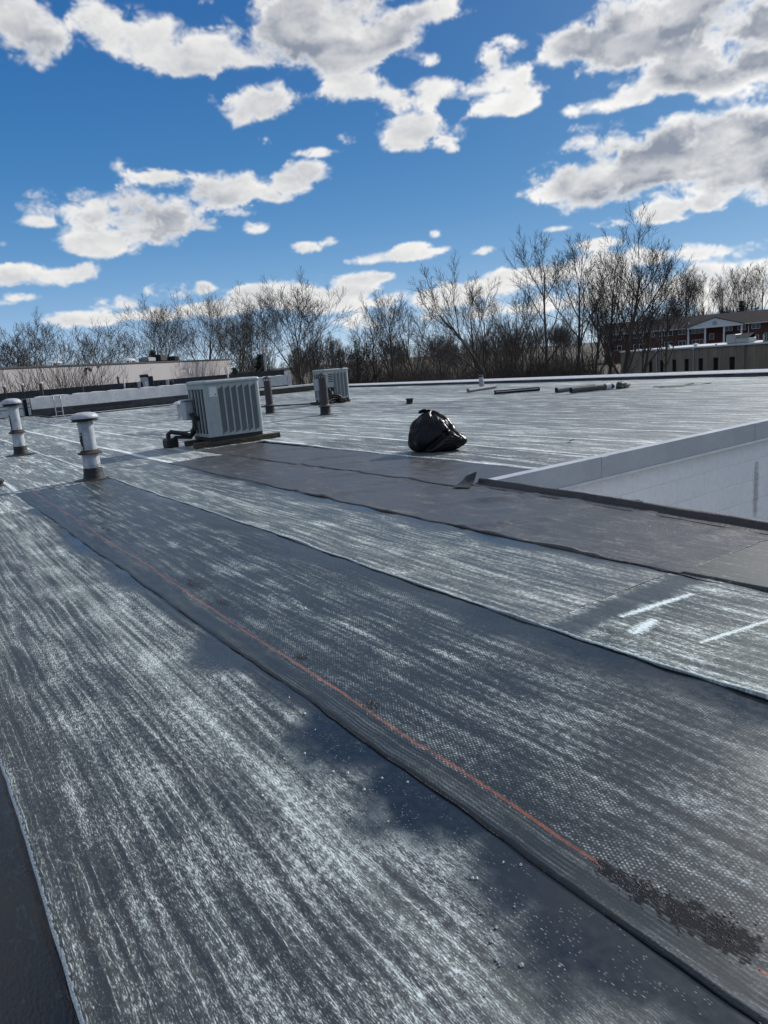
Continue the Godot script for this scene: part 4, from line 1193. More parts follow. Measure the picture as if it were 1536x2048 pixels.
func build_brick_building():
	var g := 4.6
	var b := thing("brick_building", "long red brick apartment building with white portico behind the tan building", "building", Vector3(164.4, GROUND_Y, -130.6), deg_to_rad(-57.09))
	var ups := [[3.4, 5.6, 2], [8.81, 11.22, 2], [12.61, 14.12, 2], [14.55, 15.3, 1], [16.4, 18.5, 2], [19.93, 21.77, 2], [22.97, 25.98, 3], [30.93, 32.81, 2], [33.95, 35.81, 2], [37.16, 39.12, 2], [42.0, 44.0, 2], [46.5, 48.5, 2]]
	var lows := [[3.4, 5.6, 2], [8.66, 11.59, 2], [16.49, 18.48, 2], [19.95, 21.79, 2], [23.24, 26.02, 3], [35.2, 35.95, 1], [37.11, 38.9, 2], [42.0, 44.0, 2]]
	var st := begin()
	box(st, Vector3(1.0, 0, -11.0), Vector3(60.0, 2.95 + g, 0.0))
	done(st, "wall", M.brick, b)
	for w in ups: window(b, w[0], w[1], 1.42 + g, 2.72 + g, 0.004, w[2], M.trim)
	for w in lows: window(b, w[0], w[1], -1.42 + g, -0.12 + g, 0.004, w[2], M.trim)
	window(b, 27.41, 28.5, -0.4 + g, 1.15 + g, 0.004, 1, M.trim)
	# roof with eaves, ridge along the middle
	st = begin()
	var e := Vector3(0, 2.9 + g, 0.7)
	var r := Vector3(0, 6.1 + g, -5.5)
	quad(st, Vector3(0.4, r.y, r.z), Vector3(60.6, r.y, r.z), Vector3(60.6, e.y, e.z), Vector3(0.4, e.y, e.z))
	quad(st, Vector3(60.6, r.y, r.z), Vector3(0.4, r.y, r.z), Vector3(0.4, e.y, -11.7), Vector3(60.6, e.y, -11.7))
	for x in [0.5, 60.5]:
		st.set_smooth_group(-1)
		for p in [Vector3(x, e.y, 0.6), Vector3(x, r.y - 0.1, r.z), Vector3(x, e.y, -11.6)]: st.add_vertex(p)
	done(st, "roof", M.roof_brown, b)
	st = begin(); box(st, Vector3(0.4, 2.80 + g, 0.55), Vector3(22.0, 2.98 + g, 0.8)); box(st, Vector3(35.0, 2.80 + g, 0.55), Vector3(60.6, 2.98 + g, 0.8)); done(st, "gutter", M.trim, b)
	for x in [15.86, 36.47]:
		st = begin(); box(st, Vector3(x - 0.07, 0.2, 0.02), Vector3(x + 0.07, 2.8 + g, 0.16)); done(st, "downpipe", M.trim, b)
	st = begin(); lathe(st, [Vector2(0.15, 3.6 + g), Vector2(0.15, 4.75 + g), Vector2(0, 4.75 + g)], 8, Vector3(22.4, 0, -1.6)); done(st, "flue", M.trim, b)
	# portico
	st = begin()
	var z := 2.6
	for zz in [z, z - 0.3]:
		st.set_smooth_group(-1)
		for p in ([Vector3(21.9, 2.95 + g, zz), Vector3(28.5, 4.95 + g, zz), Vector3(35.1, 2.95 + g, zz)] if zz == z else [Vector3(35.1, 2.95 + g, zz), Vector3(28.5, 4.95 + g, zz), Vector3(21.9, 2.95 + g, zz)]): st.add_vertex(p)
	box(st, Vector3(21.9, 2.62 + g, 0.0), Vector3(35.1, 2.95 + g, z))
	var pd := done(st, "pediment", M.trim, b)
	st = begin(); lathe(st, [Vector2(0.55, 0.0), Vector2(0.55, 0.08), Vector2(0.42, 0.1), Vector2(0.42, 0.03), Vector2(0, 0.03)], 20)
	var em := done(st, "round_vent", M.galv, pd)
	em.transform = Transform3D(Basis(Vector3.RIGHT, PI / 2), Vector3(28.5, 3.75 + g, z + 0.01))
	st = begin()
	quad(st, Vector3(28.5, 5.12 + g, -4.4), Vector3(28.5, 5.12 + g, z + 0.25), Vector3(21.5, 2.97 + g, z + 0.25), Vector3(21.5, 2.97 + g, 0.3))
	quad(st, Vector3(28.5, 5.12 + g, z + 0.25), Vector3(28.5, 5.12 + g, -4.4), Vector3(35.5, 2.97 + g, 0.3), Vector3(35.5, 2.97 + g, z + 0.25))
	done(st, "portico_roof", M.roof_brown, b)
	for x in [22.3, 26.3, 30.7, 34.7]:
		st = begin()
		lathe(st, [Vector2(0.34, 0.0), Vector2(0.34, 0.2), Vector2(0.27, 0.25), Vector2(0.22, 2.4 + g), Vector2(0.3, 2.45 + g), Vector2(0.3, 2.61 + g)], 14, Vector3(x, 0, z - 0.4))
		done(st, "column", M.trim, b)
# ---- bare winter trees: a trunk that forks into limbs, branches and twigs, each a tapered tube
class Wood:
	var v := PackedVector3Array()
	var n := PackedVector3Array()
	var ix := PackedInt32Array()
	func limb(pts: PackedVector3Array, r0: float, r1: float, sides: int):
		var count := pts.size()
		var base := v.size()
		var d0 := (pts[count - 1] - pts[0]).normalized()
		var side := d0.cross(Vector3(0.31, 0.1, 0.94)).normalized()
		for i in count:
			var d := (pts[mini(i + 1, count - 1)] - pts[maxi(i - 1, 0)]).normalized()
			side = (side - d * side.dot(d)).normalized()
			var up := side.cross(d)
			var r := lerpf(r0, r1, float(i) / (count - 1))
			for k in sides:
				var a := TAU * k / sides
				var o := side * cos(a) + up * sin(a)
				v.append(pts[i] + o * r)
				n.append(o)
		for i in count - 1:
			for k in sides:
				var a := base + i * sides + k
				var b := base + i * sides + (k + 1) % sides
				ix.append(a); ix.append(b); ix.append(a + sides)
				ix.append(b); ix.append(b + sides); ix.append(a + sides)
	func mesh() -> ArrayMesh:
		var arr := []
		arr.resize(Mesh.ARRAY_MAX)
		arr[Mesh.ARRAY_VERTEX] = v
		arr[Mesh.ARRAY_NORMAL] = n
		arr[Mesh.ARRAY_INDEX] = ix
		var m := ArrayMesh.new()
		m.add_surface_from_arrays(Mesh.PRIMITIVE_TRIANGLES, arr)
		return m

# o: height, width (crown), clear (bare share of trunk), limbs, rise (how steeply limbs climb), lean (top offset), fork, wiggle
func grow(w_low: Wood, w_high: Wood, p: Vector3, d: Vector3, length: float, r: float, lvl: int, o: Dictionary, q: RandomNumberGenerator):
	var segs: int = [9, 6, 4, 3, 2][lvl]
	var wig: float = [0.07, 0.14, 0.13, 0.12, 0.10][lvl] * o.get("wiggle", 1.0)
	var trop: float = [0.02, 0.09, 0.07, 0.05, 0.03][lvl] * o.get("rise", 1.0)
	var pts := PackedVector3Array([p])
	var dirs := [d]
	var pos := p
	for i in segs:
		d = (d + Vector3(q.randf_range(-1, 1), q.randf_range(-0.6, 0.6), q.randf_range(-1, 1)) * wig + Vector3.UP * trop).normalized()
		if lvl == 0:
			d = (d + o.get("lean", Vector3.ZERO) * 0.12).normalized()
		pos += d * length / segs
		pts.append(pos)
		dirs.append(d)
	var r1: float = r * [0.22, 0.25, 0.3, 0.4, 0.5][lvl]
	(w_low if lvl < 2 else w_high).limb(pts, r, maxf(r1, 0.005), [8, 6, 4, 3, 3][lvl])
	if lvl >= o.get("levels", 4):
		return
	var n: int = [o.limbs, o.get("bough", 8), 6, 5][lvl]
	var start: float = [o.clear, 0.22, 0.2, 0.15][lvl]
	var turn := q.randf() * TAU
	for k in n:
		var f := start + (1.0 - start) * (k + q.randf()) / n
		if k == n - 1 and lvl < 3: f = 0.98
		var at := f * segs
		var i := mini(int(at), segs - 1)
		var c: Vector3 = pts[i].lerp(pts[i + 1], at - i)
		var dd: Vector3 = dirs[i + 1]
		turn += 2.4 + q.randf_range(-0.5, 0.5)
		var side := dd.cross(Vector3(cos(turn), 0.2, sin(turn))).normalized()
		var ang: float = [o.get("angle", 0.62), 0.52, 0.55, 0.58][lvl] * q.randf_range(0.7, 1.25)
		if f > 0.95: ang *= 0.4
		var cd := (dd * cos(ang) + side * sin(ang)).normalized()
		var cl: float
		if lvl == 0:
			var t := (f - start) / (1.0 - start)
			cl = (o.width * 0.5 + o.height * 0.2) * (1.1 - 0.55 * t) * q.randf_range(0.75, 1.2) * o.get("reach", 1.0)
		else:
			cl = length * [0, 0.58, 0.6, 0.62][lvl] * (1.1 - 0.5 * f) * q.randf_range(0.7, 1.25)
		var cr: float = maxf(lerpf(r, r1, f) * [0.55, 0.55, 0.6, 0.65][lvl], o.get("twig", 0.012))
		grow(w_low, w_high, c, cd, cl, cr, lvl + 1, o, q)

func tree(called: String, label: String, at: Vector3, seed_: int, o: Dictionary, group := "") -> Node3D:
	var t := thing(called, label, "tree", at, 0.0, group)
	var q := RandomNumberGenerator.new(); q.seed = seed_
	var a := Wood.new()
	var b := Wood.new()
	var trunk_len: float = o.height * o.get("trunk", 0.74)
	grow(a, b, Vector3(0, -0.1, 0), (Vector3.UP + o.get("lean", Vector3.ZERO) * 0.5).normalized(), trunk_len, o.get("thick", o.height * 0.014), 0, o, q)
	# scale to the height asked for
	var top := 0.0
	for p in b.v: top = maxf(top, p.y)
	var k: float = o.height / maxf(top, 1.0)
	for i in a.v.size(): a.v[i] = a.v[i] * Vector3(1, k, 1)
	for i in b.v.size(): b.v[i] = b.v[i] * Vector3(1, k, 1)
	put(a.mesh(), "trunk", M.bark, t)
	put(b.mesh(), "crown", M.bark_dark, t)
	return t

func leaves(st: SurfaceTool, c: Vector3, spread: Vector3, n: int, size: float, q: RandomNumberGenerator, droop := 0.0):
	for i in n:
		var d := Vector3(q.randfn(), q.randfn(), q.randfn()) * 0.5
		var p := c + Vector3(d.x * spread.x, d.y * spread.y, d.z * spread.z)
		var a := Vector3(q.randf_range(-1, 1), q.randf_range(-0.7, 0.7) - droop, q.randf_range(-1, 1)).normalized() * size * q.randf_range(0.6, 1.4)
		var b := a.cross(Vector3(q.randf_range(-1, 1), q.randf_range(-1, 1), q.randf_range(-1, 1))).normalized() * size * 0.4
		st.set_smooth_group(-1)
		for v in [p - a, p + b, p + a, p - a, p + a, p - b]:
			st.add_vertex(v)

func evergreen(label: String, at: Vector3, h: float, w: float, seed_: int, open := 0.0):
	var t := thing("evergreen_tree", label, "tree", at, 0.0, "dark evergreens")
	var q := RandomNumberGenerator.new(); q.seed = seed_
	var wood := Wood.new()
	wood.limb(PackedVector3Array([Vector3.ZERO, Vector3(0.1, h * 0.5, 0), Vector3(0, h * 0.97, 0.05)]), h * 0.018, 0.02, 7)
	var st := begin()
	var n := int(h * 11)
	for i in n:
		var f := (i + q.randf()) / n
		var y := h * (0.06 + 0.92 * f)
		var r := w * 0.5 * pow(1.0 - f, 0.75) * q.randf_range(0.6, 1.15) + 0.1
		var a := q.randf() * TAU
		var tip := Vector3(cos(a) * r, y - r * 0.15 + open * r * 0.5, sin(a) * r)
		wood.limb(PackedVector3Array([Vector3(0, y, 0), tip]), 0.03, 0.008, 3)
		for k in 4:
			leaves(st, Vector3(0, y, 0).lerp(tip, 0.35 + 0.2 * k), Vector3(0.5, 0.28, 0.5) * (w * 0.13), int(15 - 6 * open), 0.13, q, 0.2)
	put(wood.mesh(), "trunk", M.bark, t)
	done(st, "crown", M.needles, t)

func build_trees():
	# far-off woods that read as one mass along the horizon
	var q := RandomNumberGenerator.new(); q.seed = 99
	var far_tree := Wood.new()
	grow(far_tree, far_tree, Vector3.ZERO, Vector3.UP, 8.0, 0.16, 0, {height = 11.0, limbs = 9, width = 7.0, clear = 0.2, rise = 1.4, levels = 3, twig = 0.03}, q)
	scatter("far_woods", "bare grey woods in the distance behind the nearer trees", "woods", far_tree.mesh(), M.bark_dark, 120, q, func():
		var a := deg_to_rad(q.randf_range(23.0, 62.0))
		var d := q.randf_range(130.0, 230.0) if a < deg_to_rad(46.0) else q.randf_range(250.0, 300.0)
		return [Vector3(sin(a) * d, GROUND_Y, -cos(a) * d), q.randf_range(0.65, 1.0) * (1.0 if d < 240.0 else 1.4)])
	var bush := Wood.new()
	for i in 13:
		var a := q.randf() * TAU
		var lean := q.randf_range(0.1, 0.55)
		grow(bush, bush, Vector3(cos(a), 0, sin(a)) * q.randf_range(0.05, 0.5), Vector3(cos(a) * lean, 1.0, sin(a) * lean).normalized(), q.randf_range(2.2, 4.6), 0.035, 1, {limbs = 5, width = 2.0, height = 4.0, clear = 0.2, bough = 6, levels = 3, wiggle = 1.3, rise = 0.6, twig = 0.010}, q)
	scatter("brush_thicket", "dense dark brown brush along the wood edge behind the far parapet", "brush", bush.mesh(), M.brush, 270, q, func():
		var a := deg_to_rad(q.randf_range(24.0, 51.5))
		var lo := 46.0 if a > deg_to_rad(40.0) else 58.0
		var d := lo + 32.0 * pow(q.randf(), 1.3)
		return [Vector3(sin(a) * d, GROUND_Y, -cos(a) * d), q.randf_range(0.5, 0.95) if q.randf() < 0.7 else q.randf_range(0.9, 1.3)])
	# the trees one can tell apart, left to right
	tree("bare_tree", "bare tree at the far left edge behind the pink building", Vector3(10.3, GROUND_Y, -79.3), 1, {height = 12.4, width = 8.5, twig = 0.016, clear = 0.22, limbs = 10, rise = 0.9})
	tree("bare_tree", "round crowned bare tree standing second from the left behind the pink wall", Vector3(12.9, GROUND_Y, -79.0), 2, {height = 13.8, width = 9.5, twig = 0.016, clear = 0.22, limbs = 12, rise = 1.1})
	tree("bare_tree", "wide low bare tree behind the pink wall between two rounder trees", Vector3(19.4, GROUND_Y, -82.7), 3, {height = 13.2, width = 10.5, twig = 0.016, clear = 0.2, limbs = 11, rise = 0.9})
	tree("bare_tree", "dense fan shaped bare tree above the middle of the pink building", Vector3(30.0, GROUND_Y, -95.6), 4, {height = 16.6, width = 12.5, twig = 0.016, clear = 0.25, limbs = 13, rise = 1.0})
	tree("bare_tree", "dense dark bare tree rising above the large condenser", Vector3(39.8, GROUND_Y, -102.6), 5, {height = 18.2, width = 13.0, twig = 0.016, clear = 0.2, limbs = 14, rise = 1.2})
	tree("bare_tree", "narrow dark bare tree at the right end of the pink building", Vector3(45.6, GROUND_Y, -105.5), 6, {height = 16.4, width = 9.0, twig = 0.016, clear = 0.3, limbs = 11, rise = 1.2})
	tree("bare_tree", "pale thin bare tree just above the utility pole", Vector3(40.5, GROUND_Y, -85.9), 7, {height = 15.8, width = 9.5, twig = 0.018, clear = 0.3, limbs = 11, rise = 1.2, thick = 0.16})
	tree("bare_tree", "tall round topped bare tree right of the utility pole", Vector3(34.2, GROUND_Y, -63.4), 8, {height = 15.2, width = 9.0, twig = 0.015, clear = 0.42, limbs = 11, rise = 1.3})
	var ivy := tree("ivy_tree", "stubby tree with thick ivy covered limbs above the small condenser", Vector3(32.2, GROUND_Y, -50.6), 9, {height = 9.8, width = 5.4, clear = 0.4, limbs = 8, rise = 0.6, thick = 0.24, levels = 3})
	var st := begin()
	var trunk_mesh: ArrayMesh = (ivy.get_node("trunk") as MeshInstance3D).mesh
	var tv: PackedVector3Array = trunk_mesh.surface_get_arrays(0)[Mesh.ARRAY_VERTEX]
	for i in range(0, tv.size(), 3):
		if q.randf() < 0.75: leaves(st, tv[i], Vector3(0.22, 0.35, 0.22), 12, 0.09, q)
	done(st, "ivy", M.ivy, ivy)
	tree("bare_tree", "slim bare tree between the ivy covered tree and the tall thin one", Vector3(37.1, GROUND_Y, -54.6), 10, {height = 11.9, width = 4.6, clear = 0.3, limbs = 7, rise = 1.3, bough = 6, twig = 0.01})
	tree("bare_tree", "tall thin bare tree with crooked top right of the ivy covered tree", Vector3(36.0, GROUND_Y, -50.5), 11, {trunk = 0.88, height = 11.9, width = 4.0, clear = 0.45, limbs = 7, rise = 1.2, wiggle = 1.3, bough = 6, twig = 0.01})
	tree("bare_tree", "bare tree with upright limbs over the middle of the thicket", Vector3(39.2, GROUND_Y, -50.6), 12, {height = 11.3, width = 4.8, clear = 0.3, limbs = 8, rise = 1.3, wiggle = 1.2, bough = 6, twig = 0.01})
	tree("bare_tree", "thin bare tree left of the leaning tree", Vector3(44.6, GROUND_Y, -54.0), 13, {height = 10.6, width = 4.6, clear = 0.3, limbs = 7, rise = 1.1, bough = 6, twig = 0.01})
	tree("leaning_tree", "bare tree leaning strongly to the left over the far parapet", Vector3(36.6, GROUND_Y, -36.9), 14, {height = 13.0, width = 4.4, clear = 0.38, limbs = 8, rise = 0.9, lean = Vector3(-0.52, 0, -0.42), thick = 0.22, wiggle = 1.2, bough = 6, twig = 0.01})
	tree("bare_tree", "twisted bare tree close behind the leaning tree", Vector3(39.3, GROUND_Y, -42.6), 15, {height = 12.0, width = 4.6, clear = 0.35, limbs = 8, rise = 1.1, lean = Vector3(-0.12, 0, -0.1), wiggle = 1.4, bough = 6, twig = 0.01})
	tree("bare_tree", "short many branched bare tree right of the leaning tree", Vector3(39.6, GROUND_Y, -39.6), 16, {height = 10.6, width = 4.6, clear = 0.25, limbs = 9, rise = 1.2, bough = 6, twig = 0.01})
	tree("bare_tree", "tall slim bare tree with one narrow leader left of the tallest group", Vector3(38.3, GROUND_Y, -35.1), 17, {trunk = 0.88, height = 14.0, width = 4.2, clear = 0.42, limbs = 8, rise = 1.5, thick = 0.17, bough = 6, twig = 0.01})
	tree("bare_tree", "forked bare tree with spreading top between the slim one and the tallest", Vector3(41.2, GROUND_Y, -34.9), 18, {trunk = 0.88, height = 13.3, width = 4.6, clear = 0.48, limbs = 8, rise = 1.3, thick = 0.18, bough = 6, twig = 0.01})
	tree("bare_tree", "lower dense bare tree just left of the tallest tree", Vector3(45.0, GROUND_Y, -36.6), 19, {height = 11.3, width = 4.8, clear = 0.2, limbs = 9, rise = 1.3, bough = 6, twig = 0.01})
	tree("bare_tree", "tallest bare tree on the right with a fine pointed crown", Vector3(41.4, GROUND_Y, -31.5), 20, {height = 14.5, width = 5.6, clear = 0.28, limbs = 11, rise = 1.4, thick = 0.24, bough = 6, twig = 0.01})
	tree("bare_tree", "second trunk standing beside the tallest bare tree", Vector3(42.6, GROUND_Y, -33.2), 26, {height = 12.6, width = 4.8, clear = 0.35, limbs = 8, rise = 1.4, thick = 0.2, bough = 6, twig = 0.01})
	tree("bare_tree", "broad bare tree right of the tallest one in front of the brick building", Vector3(43.8, GROUND_Y, -31.6), 21, {height = 12.1, width = 5.4, clear = 0.3, limbs = 10, rise = 1.2, bough = 6, twig = 0.01})
	var bt := tree("bare_tree", "small bare tree before the left end of the tan building", Vector3(58.1, GROUND_Y, -39.0), 22, {height = 11.0, width = 4.4, clear = 0.3, limbs = 8, rise = 1.2, bough = 6, twig = 0.01})
	# a row behind the brick building, each a turned copy of another tree
	var row := [[197.0, -126.0, "leftmost bare tree rising behind the brick building roof"], [204.0, -129.0, "bare tree behind the brick roof left of the portico"], [212.0, -129.5, "bare tree directly behind the white portico gable"], [216.0, -126.5, "bare tree behind the brick roof just right of the portico"], [226.0, -127.5, "second bare tree right of the portico behind the roof"], [228.0, -124.5, "third bare tree right of the portico behind the roof"], [221.0, -116.5, "rightmost bare tree above the brick building"]]
	for i in row.size():
		var c := bt.duplicate()
		c.name = numbered("bare_tree")
		add_child(c)
		var s := 2.1 + 0.13 * (i * 3 % 4)
		c.position = Vector3(row[i][0], GROUND_Y, row[i][1])
		c.rotation.y = i * 1.7
		c.scale = Vector3(s * 0.95, s, s * 0.95)
		tag(c, row[i][2], "tree", "trees behind the brick building")
	evergreen("dark evergreen right behind the utility pole", Vector3(33.6, GROUND_Y, -71.0), 7.6, 4.4, 41)
	evergreen("lower dark evergreen left of the utility pole", Vector3(31.0, GROUND_Y, -72.0), 6.4, 3.6, 42)
	evergreen("small dark evergreen behind the pink building below the fan shaped tree", Vector3(31.5, GROUND_Y, -100.5), 9.8, 5.0, 43)
	evergreen("small flat topped pine above the brick building's roof", Vector3(222.0, GROUND_Y, -123.0), 15.0, 6.0, 44, 0.6)
	# multi-stemmed bare bushes in front of the pink wall
	var shrubs := [[8.2, -56.5, 1.0, "bare bush at the far left before the pink wall"], [9.6, -57.5, 1.15, "bare bush second from the left before the pink wall"], [12.0, -58.5, 1.2, "largest bare bush before the pink wall"], [14.2, -60.0, 1.05, "spreading bare bush right of the largest one before the pink wall"], [17.9, -64.5, 0.75, "thin bare bush under the wall lamp of the pink building"], [25.5, -68.0, 0.9, "thin bare bush behind the grey cabinet"], [31.5, -74.0, 0.95, "faint bare bush before the right part of the pink wall"], [35.8, -78.0, 0.95, "bare bush near the right end of the pink wall"]]
	var sw := Wood.new()
	for i in 7:
		var a := i * 0.9 + q.randf()
		grow(sw, sw, Vector3(cos(a), 0, sin(a)) * 0.15, Vector3(cos(a) * 0.4, 1.0, sin(a) * 0.4).normalized(), q.randf_range(4.6, 6.2), 0.055, 1, {limbs = 6, width = 3.0, height = 5.0, clear = 0.3, levels = 3, rise = 0.8, twig = 0.012}, q)
	var shrub_mesh := sw.mesh()
	for i in shrubs.size():
		var a: Array = shrubs[i]
		var s := put(shrub_mesh, "bare_bush", M.bark, self)
		s.position = Vector3(a[0], GROUND_Y, a[1])
		s.rotation.y = i * 2.1
		s.scale = Vector3.ONE * a[2] * 1.05
		tag(s, a[3], "bush", "bare bushes before the pink wall")
	# utility pole
	var p := thing("utility_pole", "wooden utility pole with two pale transformers before the dark evergreens", "utility pole", Vector3(32.5, GROUND_Y, -67.6), 0.6)
	st = begin(); tube(st, [Vector3(0, 0, 0), Vector3(0.02, 4.0, 0), Vector3(0, 8.4, 0)], [0.15, 0.13, 0.1], 10); done(st, "pole", M.galv, p)
	st = begin(); box(st, Vector3(-0.5, 7.78, -0.05), Vector3(0.5, 7.9, 0.05)); done(st, "crossarm", M.timber, p)
	for s in [-1, 1]:
		st = begin(); lathe(st, [Vector2(0.0, 7.55), Vector2(0.19, 7.55), Vector2(0.19, 8.0), Vector2(0.1, 8.06), Vector2(0, 8.06)], 14, Vector3(s * 0.34, 0, 0.12)); done(st, "transformer", M.coping, p)
	for k in 2:
		st = begin()
		var pts := []
		for i in 15:
			var f := i / 14.0
			pts.append(Vector3(-9.0 * f, 6.6 - 0.6 * k - 3.0 * f * (1.0 - f) - 0.8 * f, 2.0 * f))
		tube(st, pts, 0.012, 4); done(st, "cable", M.black_rubber, p)

func scatter(called: String, label: String, category: String, mesh: Mesh, m: Material, n: int, q: RandomNumberGenerator, where: Callable):
	var mm := MultiMesh.new()
	mm.transform_format = MultiMesh.TRANSFORM_3D
	mm.mesh = mesh
	mm.instance_count = n
	for i in n:
		var a: Array = where.call()
		var s: float = a[1]
		mm.set_instance_transform(i, Transform3D(Basis(Vector3.UP, q.randf() * TAU).scaled(Vector3(s, s * q.randf_range(0.8, 1.15), s)), a[0]))
	var o := MultiMeshInstance3D.new()
	o.name = called
	o.multimesh = mm
	o.material_override = m
	add_child(o)
	tag(o, label, category)
	o.set_meta("kind", "stuff")
# ---- condensing units
func rounded(hx: float, hz: float, r: float, n := 5) -> Array:      # outline seen from above, corner by corner
	var out := []
	for c in 4:
		var sx: float = [1, -1, -1, 1][c]
		var sz: float = [1, 1, -1, -1][c]
		for k in n + 1:
			var a := PI / 2 * (c + float(k) / n)
			out.append(Vector2(sx * (hx - r) + cos(a) * r, sz * (hz - r) + sin(a) * r))
	return out

func prism(st: SurfaceTool, outline: Array, y0: float, y1: float, top := true):
	var n := outline.size()
	for i in n:
		var a: Vector2 = outline[i]
		var b: Vector2 = outline[(i + 1) % n]
		quad(st, Vector3(a.x, y0, a.y), Vector3(a.x, y1, a.y), Vector3(b.x, y1, b.y), Vector3(b.x, y0, b.y), 1)
	if top:
		for y in [y0, y1]:
			st.set_smooth_group(-1)
			for i in n:
				var a: Vector2 = outline[i]
				var b: Vector2 = outline[(i + 1) % n]
				st.add_vertex(Vector3(0, y, 0))
				st.add_vertex(Vector3(b.x, y, b.y) if y == y1 else Vector3(a.x, y, a.y))
				st.add_vertex(Vector3(a.x, y, a.y) if y == y1 else Vector3(b.x, y, b.y))

func louvre_column(parent: Node, x0: float, x1: float, y0: float, y1: float, t: Transform3D, slant: float, fins: int):
	# painted rib and slanted ends round an opening filled with thin angled fins
	var st := begin()
	var e := x1 - 0.032
	box(st, Vector3(e, y0, -0.02), Vector3(x1, y1, 0.0), t, 0.003)
	var a := y0 + 0.03
	var b := y1 - 0.05 - slant
	quad(st, t * Vector3(x0, y0, -0.004), t * Vector3(x0, a, -0.004), t * Vector3(e, a + slant, -0.004), t * Vector3(e, y0, -0.004))
	quad(st, t * Vector3(x0, b, -0.004), t * Vector3(x0, y1, -0.004), t * Vector3(e, y1, -0.004), t * Vector3(e, b + slant, -0.004))
	quad(st, t * Vector3(x0, a, -0.004), t * Vector3(x0, a, -0.03), t * Vector3(e, a + slant, -0.03), t * Vector3(e, a + slant, -0.004))
	quad(st, t * Vector3(x0, b, -0.03), t * Vector3(x0, b, -0.004), t * Vector3(e, b + slant, -0.004), t * Vector3(e, b + slant, -0.03))
	var o := done(st, "louvre_panel", M.ac_paint, parent)
	st = begin()
	for k in fins:
		var y := lerpf(a, b, (k + 0.5) / fins)
		var h := (b - a) / fins * 0.72
		quad(st, t * Vector3(x0, y - h * 0.5, -0.006), t * Vector3(x0, y + h * 0.5, -0.022), t * Vector3(e, y + slant + h * 0.5, -0.022), t * Vector3(e, y + slant - h * 0.5, -0.006))
	var f := done(st, "fins", M.ac_fin, o)
	f.set_meta("kind", "stuff")

